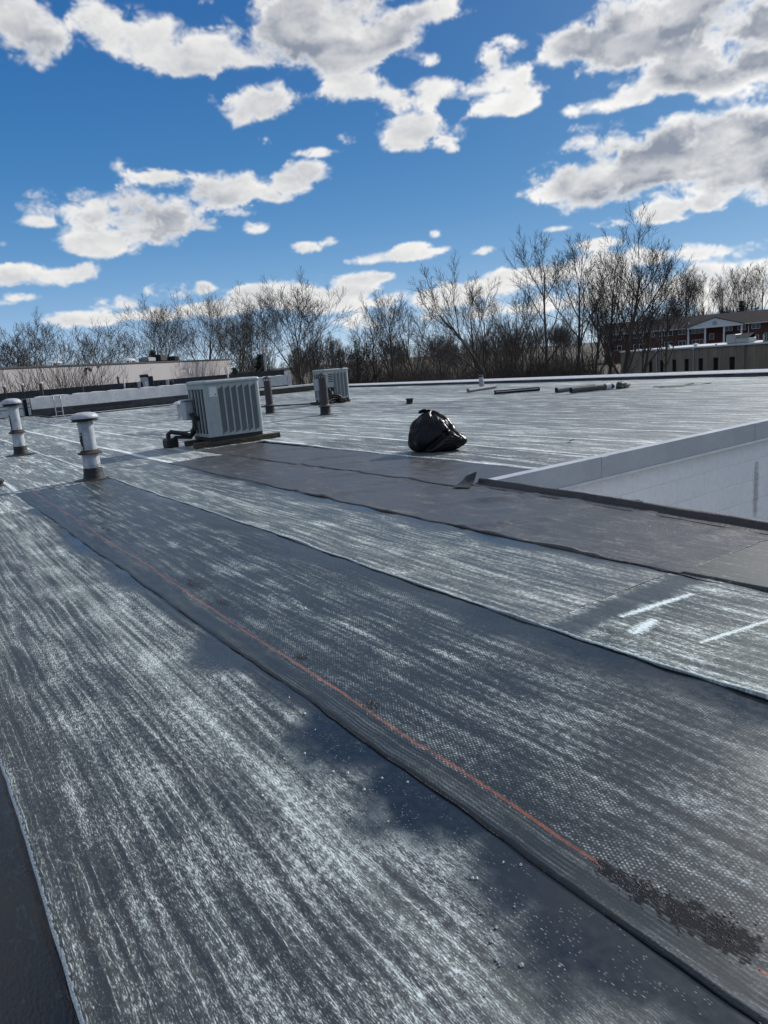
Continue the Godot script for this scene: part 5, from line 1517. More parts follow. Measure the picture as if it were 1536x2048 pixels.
func condenser(label: String, at: Vector3, hx: float, hz: float, h: float, open_panel: bool) -> Node3D:
	var t := thing("condenser_unit", label, "air conditioner", at, 0.0, "condensing units on the roof")
	var r := 0.07
	var st := begin()
	prism(st, rounded(hx - 0.015, hz - 0.015, r), 0.0, 0.07)
	done(st, "base_pan", M.ac_dark, t)
	st = begin()
	prism(st, rounded(hx - 0.045, hz - 0.045, r), 0.07, h - 0.05)
	done(st, "coil", M.ac_coil, t)
	# corner posts
	for c in 4:
		st = begin()
		var sx: float = [1, -1, -1, 1][c]
		var sz: float = [1, 1, -1, -1][c]
		var o := []
		for k in 7:
			var a := PI / 2 * (c + k / 6.0)
			o.append(Vector2(sx * (hx - r) + cos(a) * r, sz * (hz - r) + sin(a) * r))
		var first: Vector2 = o[0]
		var last: Vector2 = o[6]
		for k in 6:
			quad(st, Vector3(o[k].x, 0.07, o[k].y), Vector3(o[k].x, h - 0.05, o[k].y), Vector3(o[k + 1].x, h - 0.05, o[k + 1].y), Vector3(o[k + 1].x, 0.07, o[k + 1].y), 1)
		for e in [first, last]:
			var inn := Vector2(e.x - sx * 0.05, e.y - sz * 0.05)
			quad(st, Vector3(e.x, 0.07, e.y), Vector3(e.x, h - 0.05, e.y), Vector3(inn.x, h - 0.05, inn.y), Vector3(inn.x, 0.07, inn.y))
		done(st, "corner_post", M.ac_paint, t)
	# front: plain service panel then louvres
	var f := Transform3D(Basis.IDENTITY, Vector3(0, 0, hz))
	var x0 := -hx + r
	var px := x0 + (0.20 if not open_panel else 0.30)
	st = begin()
	box(st, Vector3(x0, 0.07 if not open_panel else 0.48, -0.03), Vector3(px - 0.004, h - 0.05, 0.0), f, 0.004)
	var sp := done(st, "service_panel", M.ac_paint, t)
	if open_panel:
		for k in 5:
			st = begin(); box(st, Vector3(x0 + 0.10, h - 0.42 + 0.06 * k, 0.001), Vector3(px - 0.03, h - 0.39 + 0.06 * k, 0.004), f); done(st, "vent_slit", M.ac_dark, sp)
		st = begin(); tube(st, [f * Vector3(x0 + 0.14, 0.075, -0.02), f * Vector3(x0 + 0.14, 0.33, -0.02), f * Vector3(x0 + 0.14, 0.37, -0.02)], [0.11, 0.11, 0.05], 16); done(st, "compressor", M.black_rubber, t)
		st = begin(); tube(st, [f * Vector3(x0 + 0.12, 0.45, -0.03), f * Vector3(x0 + 0.17, 0.36, 0.0), f * Vector3(x0 + 0.15, 0.25, 0.02), f * Vector3(x0 + 0.09, 0.18, 0.01)], 0.012, 6); done(st, "loose_wire", M.coping, t)
	else:
		st = begin(); box(st, Vector3(x0 + 0.02, h - 0.28, 0.001), Vector3(px - 0.03, h - 0.10, 0.003), f); var pl := done(st, "rating_plate", M.coping, sp)
		st = begin(); box(st, Vector3(px - 0.07, h - 0.255, 0.0035), Vector3(px - 0.045, h - 0.23, 0.0045), f); done(st, "printed_mark", M.ac_dark, pl)
	var n := 6 if not open_panel else 4
	var x1 := hx - r
	for i in n:
		louvre_column(t, lerpf(px, x1, i / float(n)), lerpf(px, x1, (i + 1) / float(n)), 0.07, h - 0.05, f, 0.055, 30 if not open_panel else 20)
	# left side: tall dark slots
	var l := Transform3D(Basis(Vector3.UP, -PI / 2), Vector3(-hx, 0, 0))
	for i in 5:
		var a := lerpf(-hz + r, hz - r, i / 5.0)
		st = begin()
		box(st, Vector3(a, 0.07, -0.03), Vector3(a + 0.028, h - 0.05, 0.0), l, 0.003)
		done(st, "slat", M.ac_paint, t)
	st = begin()
	box(st, Vector3(-hz + r, 0.071, -0.034), Vector3(hz - r, 0.13, -0.003), l)
	done(st, "side_rail", M.ac_paint, t)
	st = begin()
	box(st, Vector3(-hz + r, h - 0.13, -0.034), Vector3(hz - r, h - 0.051, -0.003), l)
	done(st, "side_rail", M.ac_paint, t)
	# right and back panels, louvred the same way
	for s in 2:
		var b := Transform3D(Basis(Vector3.UP, PI / 2), Vector3(hx, 0, 0)) if s == 0 else Transform3D(Basis(Vector3.UP, PI), Vector3(0, 0, -hz))
		var w := (hz if s == 0 else hx) - r
		for i in 5:
			louvre_column(t, lerpf(-w, w, i / 5.0), lerpf(-w, w, (i + 1) / 5.0), 0.07, h - 0.05, b, 0.055, 18)
	# top with rounded rim and fan grille
	st = begin()
	var rings := [[0.0, h - 0.05, 0.0], [0.016, h - 0.045, 0.0], [0.018, h - 0.01, 0.0], [0.0, h + 0.012, 0.0], [-0.06, h + 0.022, 0.0]]
	for i in rings.size() - 1:
		var oa := rounded(hx + rings[i][0], hz + rings[i][0], r + rings[i][0])
		var ob := rounded(hx + rings[i + 1][0], hz + rings[i + 1][0], r + maxf(-0.05, rings[i + 1][0]))
		for k in oa.size():
			var k2 := (k + 1) % oa.size()
			quad(st, Vector3(oa[k].x, rings[i][1], oa[k].y), Vector3(ob[k].x, rings[i + 1][1], ob[k].y), Vector3(ob[k2].x, rings[i + 1][1], ob[k2].y), Vector3(oa[k2].x, rings[i][1], oa[k2].y), 1)
	prism(st, rounded(hx - 0.06, hz - 0.06, 0.02), h + 0.008, h + 0.0215)
	var cap := done(st, "top_cover", M.ac_paint, t)
	st = begin()
	for k in 7:
		var rr := 0.08 + 0.05 * k
		var pts := []
		for a in 25: pts.append(Vector3(cos(a * TAU / 24) * rr, h + 0.03 - 0.01 * rr, sin(a * TAU / 24) * rr))
		tube(st, pts, 0.004, 4, false)
	done(st, "fan_grille", M.ac_dark, cap)
	return t

func timber(label: String, at: Vector3, length: float, w: float, h: float, turn: float, seed_: int):
	var o := thing("timber_sleeper", label, "timber", at, turn, "timbers under the condensers")
	var n := FastNoiseLite.new(); n.seed = seed_; n.frequency = 2.0
	var st := begin()
	var rings := []
	var c := rounded(w / 2, h / 2, 0.018, 2)
	for i in 13:
		var x := length * (i / 12.0 - 0.5)
		var ring := []
		for k in c.size():
			var d := 1.0 + 0.05 * n.get_noise_2d(x * 2.0, k * 3.0)
			ring.append(Vector3(x + (0.01 * n.get_noise_2d(k * 5.0, i) if i in [0, 12] else 0.0), h / 2 + c[k].y * d, c[k].x * d))
		rings.append(ring)
	for i in 12:
		for k in c.size():
			var k2 := (k + 1) % c.size()
			quad(st, rings[i][k], rings[i + 1][k], rings[i + 1][k2], rings[i][k2], 1)
	for e in [0, 12]:
		st.set_smooth_group(-1)
		for k in range(1, c.size() - 1):
			for p in ([0, k, k + 1] if e == 0 else [0, k + 1, k]): st.add_vertex(rings[e][p])
	done(st, "beam", M.timber, o)

func build_condensers():
	var st := begin()
	timber("weathered timber under the front of the large condenser", Vector3(5.45, 0.0, -12.9), 1.72, 0.14, 0.11, deg_to_rad(-3), 1)
	timber("weathered timber under the back of the large condenser", Vector3(5.45, 0.0, -13.6), 1.6, 0.14, 0.11, deg_to_rad(2), 2)
	var a := condenser("large grey condenser with louvred sides on timbers, nearer of the two", Vector3(5.44, 0.112, -13.3), 0.565, 0.47, 1.10, false)
	# electrical box on its left side
	st = begin(); box(st, Vector3(-0.75, 0.40, -0.42), Vector3(-0.575, 0.76, -0.16), Transform3D.IDENTITY, 0.02)
	var db := done(st, "electrical_box", M.galv, a)
	st = begin(); box(st, Vector3(-0.77, 0.765, -0.44), Vector3(-0.57, 0.79, -0.14), Transform3D.IDENTITY, 0.008); done(st, "lid", M.galv, db)
	st = begin(); tube(st, [Vector3(-0.66, 0.50, -0.14), Vector3(-0.66, 0.52, -0.07), Vector3(-0.64, 0.45, -0.05), Vector3(-0.64, 0.2, -0.05)], 0.03, 8); done(st, "conduit", M.black_rubber, a)
	st = begin(); tube(st, [Vector3(-0.60, 0.42, -0.05), Vector3(-0.60, 0.42, 0.02)], 0.05, 12); done(st, "valve", M.ac_dark, a)
	st = begin(); tube(st, [Vector3(-0.645, 0.46, -0.02), Vector3(-0.62, 0.36, 0.0)], 0.03, 8); done(st, "copper_fitting", M.rust, a)
	var rl := thing("refrigerant_lines", "black insulated pipes bending from the large condenser into a roof boot", "pipes", Vector3(4.42, 0, -13.75))
	st = begin(); tube(st, [Vector3(0.40, 0.36, 0.32), Vector3(0.36, 0.30, 0.30), Vector3(0.33, 0.22, 0.26), Vector3(0.22, 0.26, 0.16), Vector3(0.02, 0.31, 0.02), Vector3(-0.03, 0.27, 0.0), Vector3(-0.04, 0.12, 0.0)], 0.045, 8); done(st, "insulated_pipe", M.black_rubber, rl)
	st = begin(); tube(st, [Vector3(0.42, 0.40, 0.22), Vector3(0.42, 0.26, 0.22), Vector3(0.34, 0.17, 0.2), Vector3(0.2, 0.19, 0.12), Vector3(0.10, 0.20, 0.04), Vector3(0.05, 0.16, 0.02), Vector3(0.05, 0.1, 0.02)], 0.033, 8); done(st, "insulated_pipe", M.black_rubber, rl)
	st = begin(); tube(st, [Vector3(0.42, 0.33, 0.26), Vector3(0.3, 0.29, 0.2), Vector3(0.14, 0.30, 0.1)], 0.012, 6); done(st, "control_wire", M.black_rubber, rl)
	st = begin(); box(st, Vector3(-0.13, 0.0, -0.11), Vector3(0.12, 0.19, 0.11), Transform3D(Basis(Vector3.UP, 0.2), Vector3.ZERO), 0.03); done(st, "boot", M.tar, rl)
	timber("dark timber under the left side of the small condenser", Vector3(12.75, 0.0, -21.55), 1.5, 0.12, 0.08, deg_to_rad(5), 3)
	timber("dark timber under the right side of the small condenser", Vector3(13.0, 0.0, -22.2), 1.5, 0.12, 0.08, deg_to_rad(2), 4)
	var b := condenser("smaller far condenser with open service panel behind a brown pipe", Vector3(12.98, 0.082, -21.9), 0.50, 0.40, 1.08, true)
	st = begin(); box(st, Vector3(-0.66, 0.38, -0.1), Vector3(-0.50, 0.78, 0.18), Transform3D.IDENTITY, 0.02); done(st, "electrical_box", M.galv, b)
	st = begin(); tube(st, [Vector3(-0.58, 0.38, 0.04), Vector3(-0.58, 0.0, 0.04)], 0.03, 8); done(st, "conduit", M.galv, b)
	st = begin(); tube(st, [Vector3(0.1, 1.10, 0.2), Vector3(0.2, 1.12, 0.3), Vector3(0.27, 1.1, 0.41)], 0.03, 6); done(st, "strap", M.black_rubber, b)
	var hs := thing("hose_pile", "tangle of black hoses lying in front of the small condenser", "hoses", Vector3(12.55, 0.03, -21.2))
	for k in 4:
		st = begin()
		var pts := []
		for i in 9:
			var f := i / 8.0
			pts.append(Vector3(-0.3 + 0.8 * f, 0.02 + 0.10 * sin(f * PI) * (0.4 + 0.5 * k) + 0.02 * k, 0.12 * sin(f * 7.0 + k) - 0.02 * k))
		tube(st, pts, 0.035, 7)
		done(st, "hose", M.rust if k == 2 else M.black_rubber, hs)
	st = begin(); box(st, Vector3(0.25, -0.02, -0.1), Vector3(0.5, 0.17, 0.1), Transform3D.IDENTITY, 0.03); done(st, "boot", M.tar, hs)
	var cb := thing("roof_cable", "thin dark cable lying across the roof to the small condenser", "cable")
	st = begin()
	var pts := []
	for p in [[9.2, -24.6], [9.9, -24.2], [10.5, -24.5], [11.2, -23.9], [11.8, -23.2], [12.3, -22.6], [12.45, -22.2]]:
		pts.append(Vector3(p[0], 0.035 + roof_y(p[0], p[1]), p[1]))
	tube(st, pts, 0.022, 7)
	done(st, "cable", M.black_rubber, cb)
	st = begin(); tube(st, [Vector3(9.2, 0.04, -24.6), Vector3(9.0, 0.14, -24.4), Vector3(9.25, 0.17, -24.3), Vector3(9.4, 0.05, -24.35)], 0.018, 6); done(st, "loop", M.black_rubber, cb)

# ---- pipes through the roof
func patch_shell(st: SurfaceTool, r: float, y0: float, y1: float, a0: float, a1: float, seed_: int):
	var n := FastNoiseLite.new(); n.seed = seed_; n.frequency = 0.9; n.fractal_octaves = 4
	var rows := 16
	var prev := []
	for i in rows + 1:
		var y := lerpf(y0, y1, i / float(rows))
		var wob := n.get_noise_1d(y * 18.0)
		var fade := sin(PI * clampf(i / float(rows), 0.02, 0.98))
		var b0 := a0
		var b1 := a0 + (a1 - a0) * clampf(0.5 + wob * 1.1, 0.12, 1.0) * (0.5 + 0.5 * fade)
		var row := []
		for k in 5:
			var a := lerpf(b0, b1, k / 4.0)
			row.append(Vector3(cos(a) * r, y, sin(a) * r))
		if prev.size():
			for k in 4: quad(st, prev[k], row[k], row[k + 1], prev[k + 1], 1)
		prev = row

func white_pipe(label: String, at: Vector3, k: float, seed_: int):
	var p := thing("vent_pipe", label, "vent pipe", at, seed_ * 0.4, "white capped vent pipes")
	var st := begin(); lathe(st, [Vector2(0.30, 0.004), Vector2(0.17, 0.018), Vector2(0.145, 0.04), Vector2(0.132, 0.10), Vector2(0.124, 0.17 + 0.01 * seed_)], 28); done(st, "base_flashing", M.tar, p)
	st = begin(); lathe(st, [Vector2(0.1225, 0.165), Vector2(0.112, 0.40 * k), Vector2(0.10, 0.41 * k)], 28); done(st, "sleeve", M.paint_white, p)
	st = begin(); patch_shell(st, 0.1245, 0.15, 0.26, 0.0, TAU, 3 + seed_); done(st, "rust_stain", M.rust, p)
	st = begin(); lathe(st, [Vector2(0.165, 0.385 * k), Vector2(0.168, 0.395 * k), Vector2(0.125, 0.425 * k), Vector2(0.108, 0.445 * k)], 28); done(st, "storm_collar", M.rust, p)
	st = begin(); lathe(st, [Vector2(0.107, 0.40 * k), Vector2(0.105, 0.80 * k), Vector2(0.112, 0.803 * k), Vector2(0.112, 0.83 * k), Vector2(0.105, 0.833 * k), Vector2(0.105, 0.87 * k)], 28); done(st, "pipe", M.paint_white, p)
	st = begin(); patch_shell(st, 0.1085, 0.44 * k, 0.70 * k, PI * 0.78 - seed_ * 0.4 * -1.0, PI * 1.08 + seed_ * 0.4, 8 + seed_); done(st, "rust_stain", M.rust, p)
	st = begin(); lathe(st, [Vector2(0.15, 0.852 * k), Vector2(0.180, 0.855 * k), Vector2(0.180, 0.868 * k), Vector2(0.168, 0.872 * k), Vector2(0.168, 0.885 * k), Vector2(0.183, 0.888 * k), Vector2(0.183, 0.90 * k)], 32); done(st, "cap_band", M.tar, p)
	st = begin(); lathe(st, [Vector2(0.186, 0.898 * k), Vector2(0.188, 0.915 * k), Vector2(0.178, 0.94 * k), Vector2(0.15, 0.965 * k), Vector2(0.09, 0.982 * k), Vector2(0.0, 0.988 * k)], 32, Vector3.ZERO, false); done(st, "cap", M.paint_white, p)

func brown_pipe(label: String, at: Vector3, seed_: int):
	var p := thing("flue_pipe", label, "flue pipe", at, seed_ * 0.7, "brown flue pipes")
	var st := begin(); lathe(st, [Vector2(0.22, 0.004), Vector2(0.16, 0.02), Vector2(0.145, 0.08), Vector2(0.14, 0.22)], 24); done(st, "base_flashing", M.tar, p)
	st = begin(); lathe(st, [Vector2(0.185, 0.235), Vector2(0.188, 0.245), Vector2(0.14, 0.275), Vector2(0.115, 0.30)], 24); done(st, "storm_collar", M.brown_pipe, p)
	st = begin(); lathe(st, [Vector2(0.115, 0.20), Vector2(0.112, 0.62), Vector2(0.116, 0.622), Vector2(0.116, 0.635), Vector2(0.112, 0.637), Vector2(0.110, 1.0), Vector2(0.095, 1.0), Vector2(0.095, 0.9)], 24); done(st, "pipe", M.brown_pipe, p)
	for i in 4:
		st = begin(); var a := PI / 4 + i * PI / 2; box(st, Vector3(-0.014, 0.99, -0.004), Vector3(0.014, 1.075, 0.004), Transform3D(Basis(Vector3.UP, -a + PI / 2), Vector3(cos(a) * 0.104, 0, sin(a) * 0.104))); done(st, "strut", M.brown_pipe, p)
	st = begin(); lathe(st, [Vector2(0.02, 1.072), Vector2(0.145, 1.055), Vector2(0.148, 1.065), Vector2(0.06, 1.125), Vector2(0.0, 1.145)], 24); done(st, "rain_cap", M.brown_pipe, p)

func build_pipes():
	white_pipe("white vent pipe with mushroom cap and rusty collar, nearest of the pipes", Vector3(2.27, 0.0, -10.72), 0.98, 1)
	white_pipe("white vent pipe with mushroom cap farther back at the left edge", Vector3(2.17, 0.0, -16.7), 1.2, 2)
	brown_pipe("dark brown flue pipe just right of the large condenser", Vector3(9.73, 0.0, -20.24), 1)
	brown_pipe("dark brown flue pipe in front of the small condenser", Vector3(9.8, 0.0, -16.97), 2)
	var p := thing("roof_vent", "small white mushroom vent behind the large condenser's electrical box", "vent pipe", Vector3(7.75, 0.0, -22.75))
	var st := begin(); lathe(st, [Vector2(0.16, 0.004), Vector2(0.11, 0.06), Vector2(0.075, 0.08), Vector2(0.075, 0.5)], 18); done(st, "pipe", M.paint_white, p)
	st = begin(); lathe(st, [Vector2(0.05, 0.48), Vector2(0.19, 0.475), Vector2(0.195, 0.495), Vector2(0.13, 0.55), Vector2(0.0, 0.575)], 20); done(st, "cap", M.coping, p)
	p = thing("pipe_stub", "short black pipe stub standing alone beyond the bag", "pipe stub", Vector3(12.75, 0.0, -17.06))
	st = begin(); lathe(st, [Vector2(0.14, 0.004), Vector2(0.115, 0.02), Vector2(0.10, 0.04), Vector2(0.10, 0.13), Vector2(0.115, 0.132), Vector2(0.115, 0.165), Vector2(0.08, 0.166), Vector2(0.08, 0.06), Vector2(0, 0.06)], 20); done(st, "pipe", M.black_rubber, p)
	p = thing("pipe_stub", "black capped stub at the left edge of the picture", "pipe stub", Vector3(1.14, 0.0, -11.6))
	st = begin(); lathe(st, [Vector2(0.09, 0.004), Vector2(0.07, 0.02), Vector2(0.065, 0.06), Vector2(0.085, 0.062), Vector2(0.085, 0.09), Vector2(0.06, 0.115), Vector2(0, 0.12)], 18); done(st, "cap", M.tar, p)
	p = thing("pipe_stub", "tilted pale grey pipe stub near the parapet behind the grey roll", "pipe stub", Vector3(18.9, 0.0, -20.6))
	st = begin(); tube(st, [Vector3(0, 0.0, 0), Vector3(-0.03, 0.42, 0.0)], [0.10, 0.085], 14); done(st, "pipe", M.galv, p)
	st = begin(); tube(st, [Vector3(-0.03, 0.40, 0), Vector3(-0.035, 0.47, 0.0)], [0.095, 0.09], 14); done(st, "cap", M.brown_pipe, p)

# ---- loose things on the roof
func roll(label: String, a: Vector3, b: Vector3, r: float, m: Material, group: String, hollow := true) -> Node3D:
	var c := (a + b) / 2
	var t := thing("membrane_roll", label, "roll", Vector3(c.x, 0.0, c.z), 0.0, group)
	var d := (b - a) / 2
	d.y = 0
	var st := begin()
	var n := FastNoiseLite.new(); n.seed = int(a.x * 100); n.frequency = 1.4
	var ax := d.normalized()
	var side := ax.cross(Vector3.UP)
	var rows := 12
	var seg := 20
	var turns := 2.4 if hollow else 1.0
	# a real spiral of felt, 6 mm thick
	var steps := int(seg * turns)
	var grid := []
	for k in steps + 1:
		var ang := TAU * k / seg - 0.6
		var rr := r - 0.018 * k / seg
		var row := []
		for i in rows + 1:
			var f := i / float(rows) * 2.0 - 1.0
			var w := 1.0 + 0.07 * n.get_noise_2d(f * 2.0, cos(ang))
			row.append(ax * d.length() * (f * (1.0 + 0.012 * sin(k * 0.9))) + side * cos(ang) * rr * w + Vector3.UP * (r * 0.97 + sin(ang) * rr * w))
		grid.append(row)
	for k in steps:
		for i in rows:
			quad(st, grid[k][i], grid[k][i + 1], grid[k + 1][i + 1], grid[k + 1][i], 1)
	if not hollow:
		for i in [0, rows]:
			st.set_smooth_group(-1)
			for k in steps:
				for v in [grid[k][i], grid[k + 1][i], ax * d.length() * (-1.0 if i == 0 else 1.0) + Vector3.UP * r * 0.97]: st.add_vertex(v)
	done(st, "felt", m, t)
	return t

func build_bag():
	var t := thing("trash_bag", "full black plastic trash bag sitting alone on the pale felt", "bag", Vector3(6.40, 0.0, -8.08), deg_to_rad(-36))
	t.scale = Vector3(0.88, 1.0, 0.95)
	var n := FastNoiseLite.new(); n.seed = 15; n.frequency = 2.6; n.fractal_octaves = 3
	var m := FastNoiseLite.new(); m.seed = 25; m.frequency = 1.5; m.fractal_octaves = 2
	var st := begin()
	st.set_smooth_group(0)
	var nu := 140
	var nv := 70
	var prof := [[0.0, 0.0], [0.03, 0.30], [0.06, 0.37], [0.2, 0.415], [0.36, 0.405], [0.52, 0.365], [0.68, 0.325], [0.8, 0.285], [0.9, 0.215], [0.97, 0.12], [1.0, 0.0]]   # share of the way up, radius
	for j in nv + 1:
		var v := j / float(nv)
		var seg := 0
		var s := v * (prof.size() - 1)
		seg = mini(int(s), prof.size() - 2)
		var f := s - seg
		var y: float = cubic_interpolate(prof[seg][0], prof[seg + 1][0], prof[maxi(seg - 1, 0)][0], prof[mini(seg + 2, 10)][0], f)
		var rad: float = cubic_interpolate(prof[seg][1], prof[seg + 1][1], prof[maxi(seg - 1, 0)][1], prof[mini(seg + 2, 10)][1], f)
		for i in nu + 1:
			var ph := TAU * i / nu
			var c := Vector2(cos(ph), sin(ph))
			var p := Vector3(c.x * rad * 0.97, y * 0.56, c.y * rad * 0.78)
			p.x += 0.03 * y                                   # leans a little to the right as it rises
			# slumped lobe to the right front, pulled to a knot
			var lobe := clampf(c.x * 0.86 + c.y * 0.5, 0.0, 1.0)
			var low := exp(-pow((y - 0.30) / 0.26, 2.0))
			var high := smoothstep(0.35, 0.9, y)
			p += Vector3(0.17, -0.02, 0.10) * pow(lobe, 2.5) * low
			p.x -= 0.06 * high * pow(lobe, 2.0)
			# fold between body and lobe, rising to the right
			var q := (p.x * 0.62 - (p.y - 0.13)) / 0.05
			var front := clampf(c.y * 1.3, 0.0, 1.0)
			p.z -= 0.06 * exp(-q * q) * front
			p.z += 0.035 * exp(-pow((q - 2.2) / 1.6, 2.0)) * front
			# pleats gathered toward the knot on the right
			var to := Vector2(p.x - 0.50, p.y - 0.15)
			var ang := atan2(to.y, -to.x)
			var near := clampf(1.0 - to.length() / 0.42, 0.0, 1.0)
			var amp := 0.026 * sin(near * PI) * lobe
			var fold := sin(ang * 13.0 + 1.5 * sin(ang * 4.0))
			p += Vector3(0.35, 0.0, 1.0) * amp * (absf(fold) * 2.0 - 1.0)
			# hanging drapes on the body and creases at the top
			var drape := absf(sin(ph * 4.5 + 2.5 * m.get_noise_2d(ph * 2.0, y))) * 0.03 * smoothstep(0.15, 0.75, y) * (1.0 - pow(lobe, 2.0) * low)
			p += Vector3(c.x, 0.0, c.y) * (drape - 0.012)
			p += Vector3(c.x, 0.3, c.y) * (m.get_noise_3d(p.x * 1.6, p.y * 1.6, p.z * 1.6) * 0.05 + n.get_noise_3d(p.x * 3.0, p.y * 1.2, p.z * 3.0) * 0.010)
			if y > 0.75: p.y += 0.05 * (y - 0.75) * 4.0 * (0.4 * sin(ph * 3.0 + 1.0) + 0.3 * sin(ph * 7.0))
			p.y = maxf(p.y, 0.012 + 0.003 * sin(ph * 15.0))
			st.set_uv(Vector2(i / float(nu), v))
			st.add_vertex(p)
	for j in nv:
		for i in nu:
			var a := j * (nu + 1) + i
			for q in [a, a + nu + 1, a + 1, a + 1, a + nu + 1, a + nu + 2]:
				st.add_index(q)
	done(st, "plastic", M.bag, t)
	st = begin()
	# loose gathered plastic standing up at the neck
	for f in 5:
		var a := f * 1.25
		var prev := []
		for i in 7:
			var u := i / 6.0
			var base := Vector3(-0.05 + 0.30 * (u - 0.5) * cos(a), 0.545 + 0.01 * sin(u * 7.0 + f), -0.04 + 0.16 * (u - 0.5) * sin(a))
			var tip := base + Vector3(0.02 * sin(u * 9.0 + f), 0.035 + 0.022 * sin(u * 5.0 + 2.0 * f), 0.03 * cos(u * 6.0 + f))
			if prev.size(): quad(st, prev[0], prev[1], tip, base, 1)
			prev = [base, tip]
	done(st, "gathered_neck", M.bag, t)

func build_small_things():
	M.bag = worn(srgb(0.006, 0.006, 0.007), srgb(0.010, 0.010, 0.011), 0.3, 0.36, 61, Color(0, 0, 0, 0), 0.2, 0.15)
	M.bag.metallic_specular = 0.35
	M.mark = plain(srgb(0.55, 0.55, 0.56), 0.6)
	build_bag()
	roll("grey felt roll with a flattened end lying near the parapet", Vector3(16.5, 0, -18.7), Vector3(18.2, 0, -19.15), 0.075, M.membrane_grey, "felt rolls near the parapet", false)
	var b := roll("thin dark roll with a pale stripe along its side", Vector3(15.55, 0, -16.4), Vector3(16.7, 0, -15.6), 0.075, M.black_rubber, "felt rolls near the parapet", false)
	var st := begin()
	var ax := Vector3(1.15, 0, 0.8).normalized()
	box(st, Vector3(-0.66, 0.086, -0.0775), Vector3(0.66, 0.104, -0.0765), Transform3D(Basis(ax, Vector3.UP, ax.cross(Vector3.UP)), Vector3.ZERO))
	box(st, Vector3(-0.66, 0.086, 0.0765), Vector3(0.66, 0.104, 0.0775), Transform3D(Basis(ax, Vector3.UP, ax.cross(Vector3.UP)), Vector3.ZERO))
	done(st, "stripe", M.mark, b)
	roll("short grey open ended roll behind the longest roll", Vector3(15.95, 0, -14.25), Vector3(17.4, 0, -14.1), 0.085, M.membrane_grey, "felt rolls near the parapet")
	var c := roll("longest green grey roll with a white paper band", Vector3(15.7, 0, -13.5), Vector3(17.0, 0, -13.1), 0.09, M.membrane_roll, "felt rolls near the parapet")
	st = begin()
	var a2 := Vector3(1.3, 0, 0.4).normalized()
	var t2 := Basis(a2, Vector3.UP, a2.cross(Vector3.UP))
	var prev := []
	for k in 21:
		var a := TAU * k / 20.0
		var o := [t2 * Vector3(0.42, 0.088 + sin(a) * 0.10, cos(a) * 0.10), t2 * Vector3(0.58, 0.088 + sin(a) * 0.10, cos(a) * 0.10)]
		if prev.size(): quad(st, prev[0], prev[1], o[1], o[0], 1)
		prev = o
	done(st, "paper_band", M.coping, c)
	var w := thing("wrapped_bundle", "lumpy black wrapped bundle at the right end of the longest roll", "bundle", Vector3(17.35, 0.0, -13.0), 0.3)
	var n := FastNoiseLite.new(); n.seed = 71; n.frequency = 3.0
	st = begin()
	st.set_smooth_group(0)
	for j in 25:
		for i in 33:
			var th := PI * j / 24.0
			var ph := TAU * i / 32.0
			var d := Vector3(cos(th), sin(th) * cos(ph), sin(th) * sin(ph))
			var p := Vector3(d.x * 0.45, d.y * 0.10 * (1.1 - 0.6 * d.x), d.z * 0.13) * (1.0 + 0.35 * n.get_noise_3d(d.x, d.y, d.z))
			p.y = maxf(p.y + 0.085, 0.01)
			st.set_uv(Vector2(i, j)); st.add_vertex(p)
	for j in 24:
		for i in 32:
			var a := j * 33 + i
			for q in [a, a + 1, a + 33, a + 1, a + 34, a + 33]: st.add_index(q)
	done(st, "wrapping", M.membrane_roll, w)
	for k in 2:
		var s := thing("felt_strip", ["longer thin felt strip lying flat near the right parapet", "shorter thin felt strip lying beside the longer one"][k], "strip", Vector3(17.7 + 0.15 * k, 0.004, -11.3 - 0.3 * k), atan2(0.62, 1.26) * -1.0 + 1.02 - 1.0, "felt strips near the parapet")
		st = begin()
		var pr := []
		for i in 9:
			var f := i / 8.0
			var p := [Vector3(-0.75 + (1.5 - 0.3 * k) * f, 0.03 + 0.02 * sin(f * 6.0 + k), -0.05), Vector3(-0.75 + (1.5 - 0.3 * k) * f, 0.025 + 0.015 * cos(f * 5.0), 0.05)]
			if pr.size():
				quad(st, pr[0], p[0], p[1], pr[1], 1)
				quad(st, pr[0] - Vector3(0, 0.012, 0), pr[1] - Vector3(0, 0.012, 0), p[1] - Vector3(0, 0.012, 0), p[0] - Vector3(0, 0.012, 0), 2)
				quad(st, pr[1], p[1], p[1] - Vector3(0, 0.012, 0), pr[1] - Vector3(0, 0.012, 0), 3)
			pr = p
		done(st, "strip", M.membrane_roll, s)
	# lifted corner of membrane beside the courtyard corner
	var fl := thing("membrane_flap", "loose dark membrane corner curling up beside the courtyard corner", "membrane flap", Vector3(4.80, 0.0, -5.52), deg_to_rad(20))
	st = begin()
	var g := []
	for i in 9:
		var row := []
		for j in 9:
			var u := i / 8.0
			var v := j / 8.0
			var lift := pow(u, 2.0) * 0.11 * (0.55 + 0.45 * v)
			row.append(Vector3(-0.16 + 0.36 * u - 0.05 * u * u, 0.016 + lift, -0.10 + 0.20 * v * (1.0 - 0.35 * u)))
		g.append(row)
	for i in 8:
		for j in 8:
			quad(st, g[i][j], g[i + 1][j], g[i + 1][j + 1], g[i][j + 1], 1)
			var dn := Vector3(0, -0.004, 0)
			quad(st, g[i][j + 1] + dn, g[i + 1][j + 1] + dn, g[i + 1][j] + dn, g[i][j] + dn, 2)
	for j in 8: quad(st, g[8][j], g[8][j] - Vector3(0, 0.004, 0), g[8][j + 1] - Vector3(0, 0.004, 0), g[8][j + 1], 3)
	done(st, "flap", M.black_rubber, fl)
	var tw := thing("twig", "small dark twig lying on the pale felt right of the bag", "twig", Vector3(7.8, 0.012, -6.74), 0.5)
	st = begin()
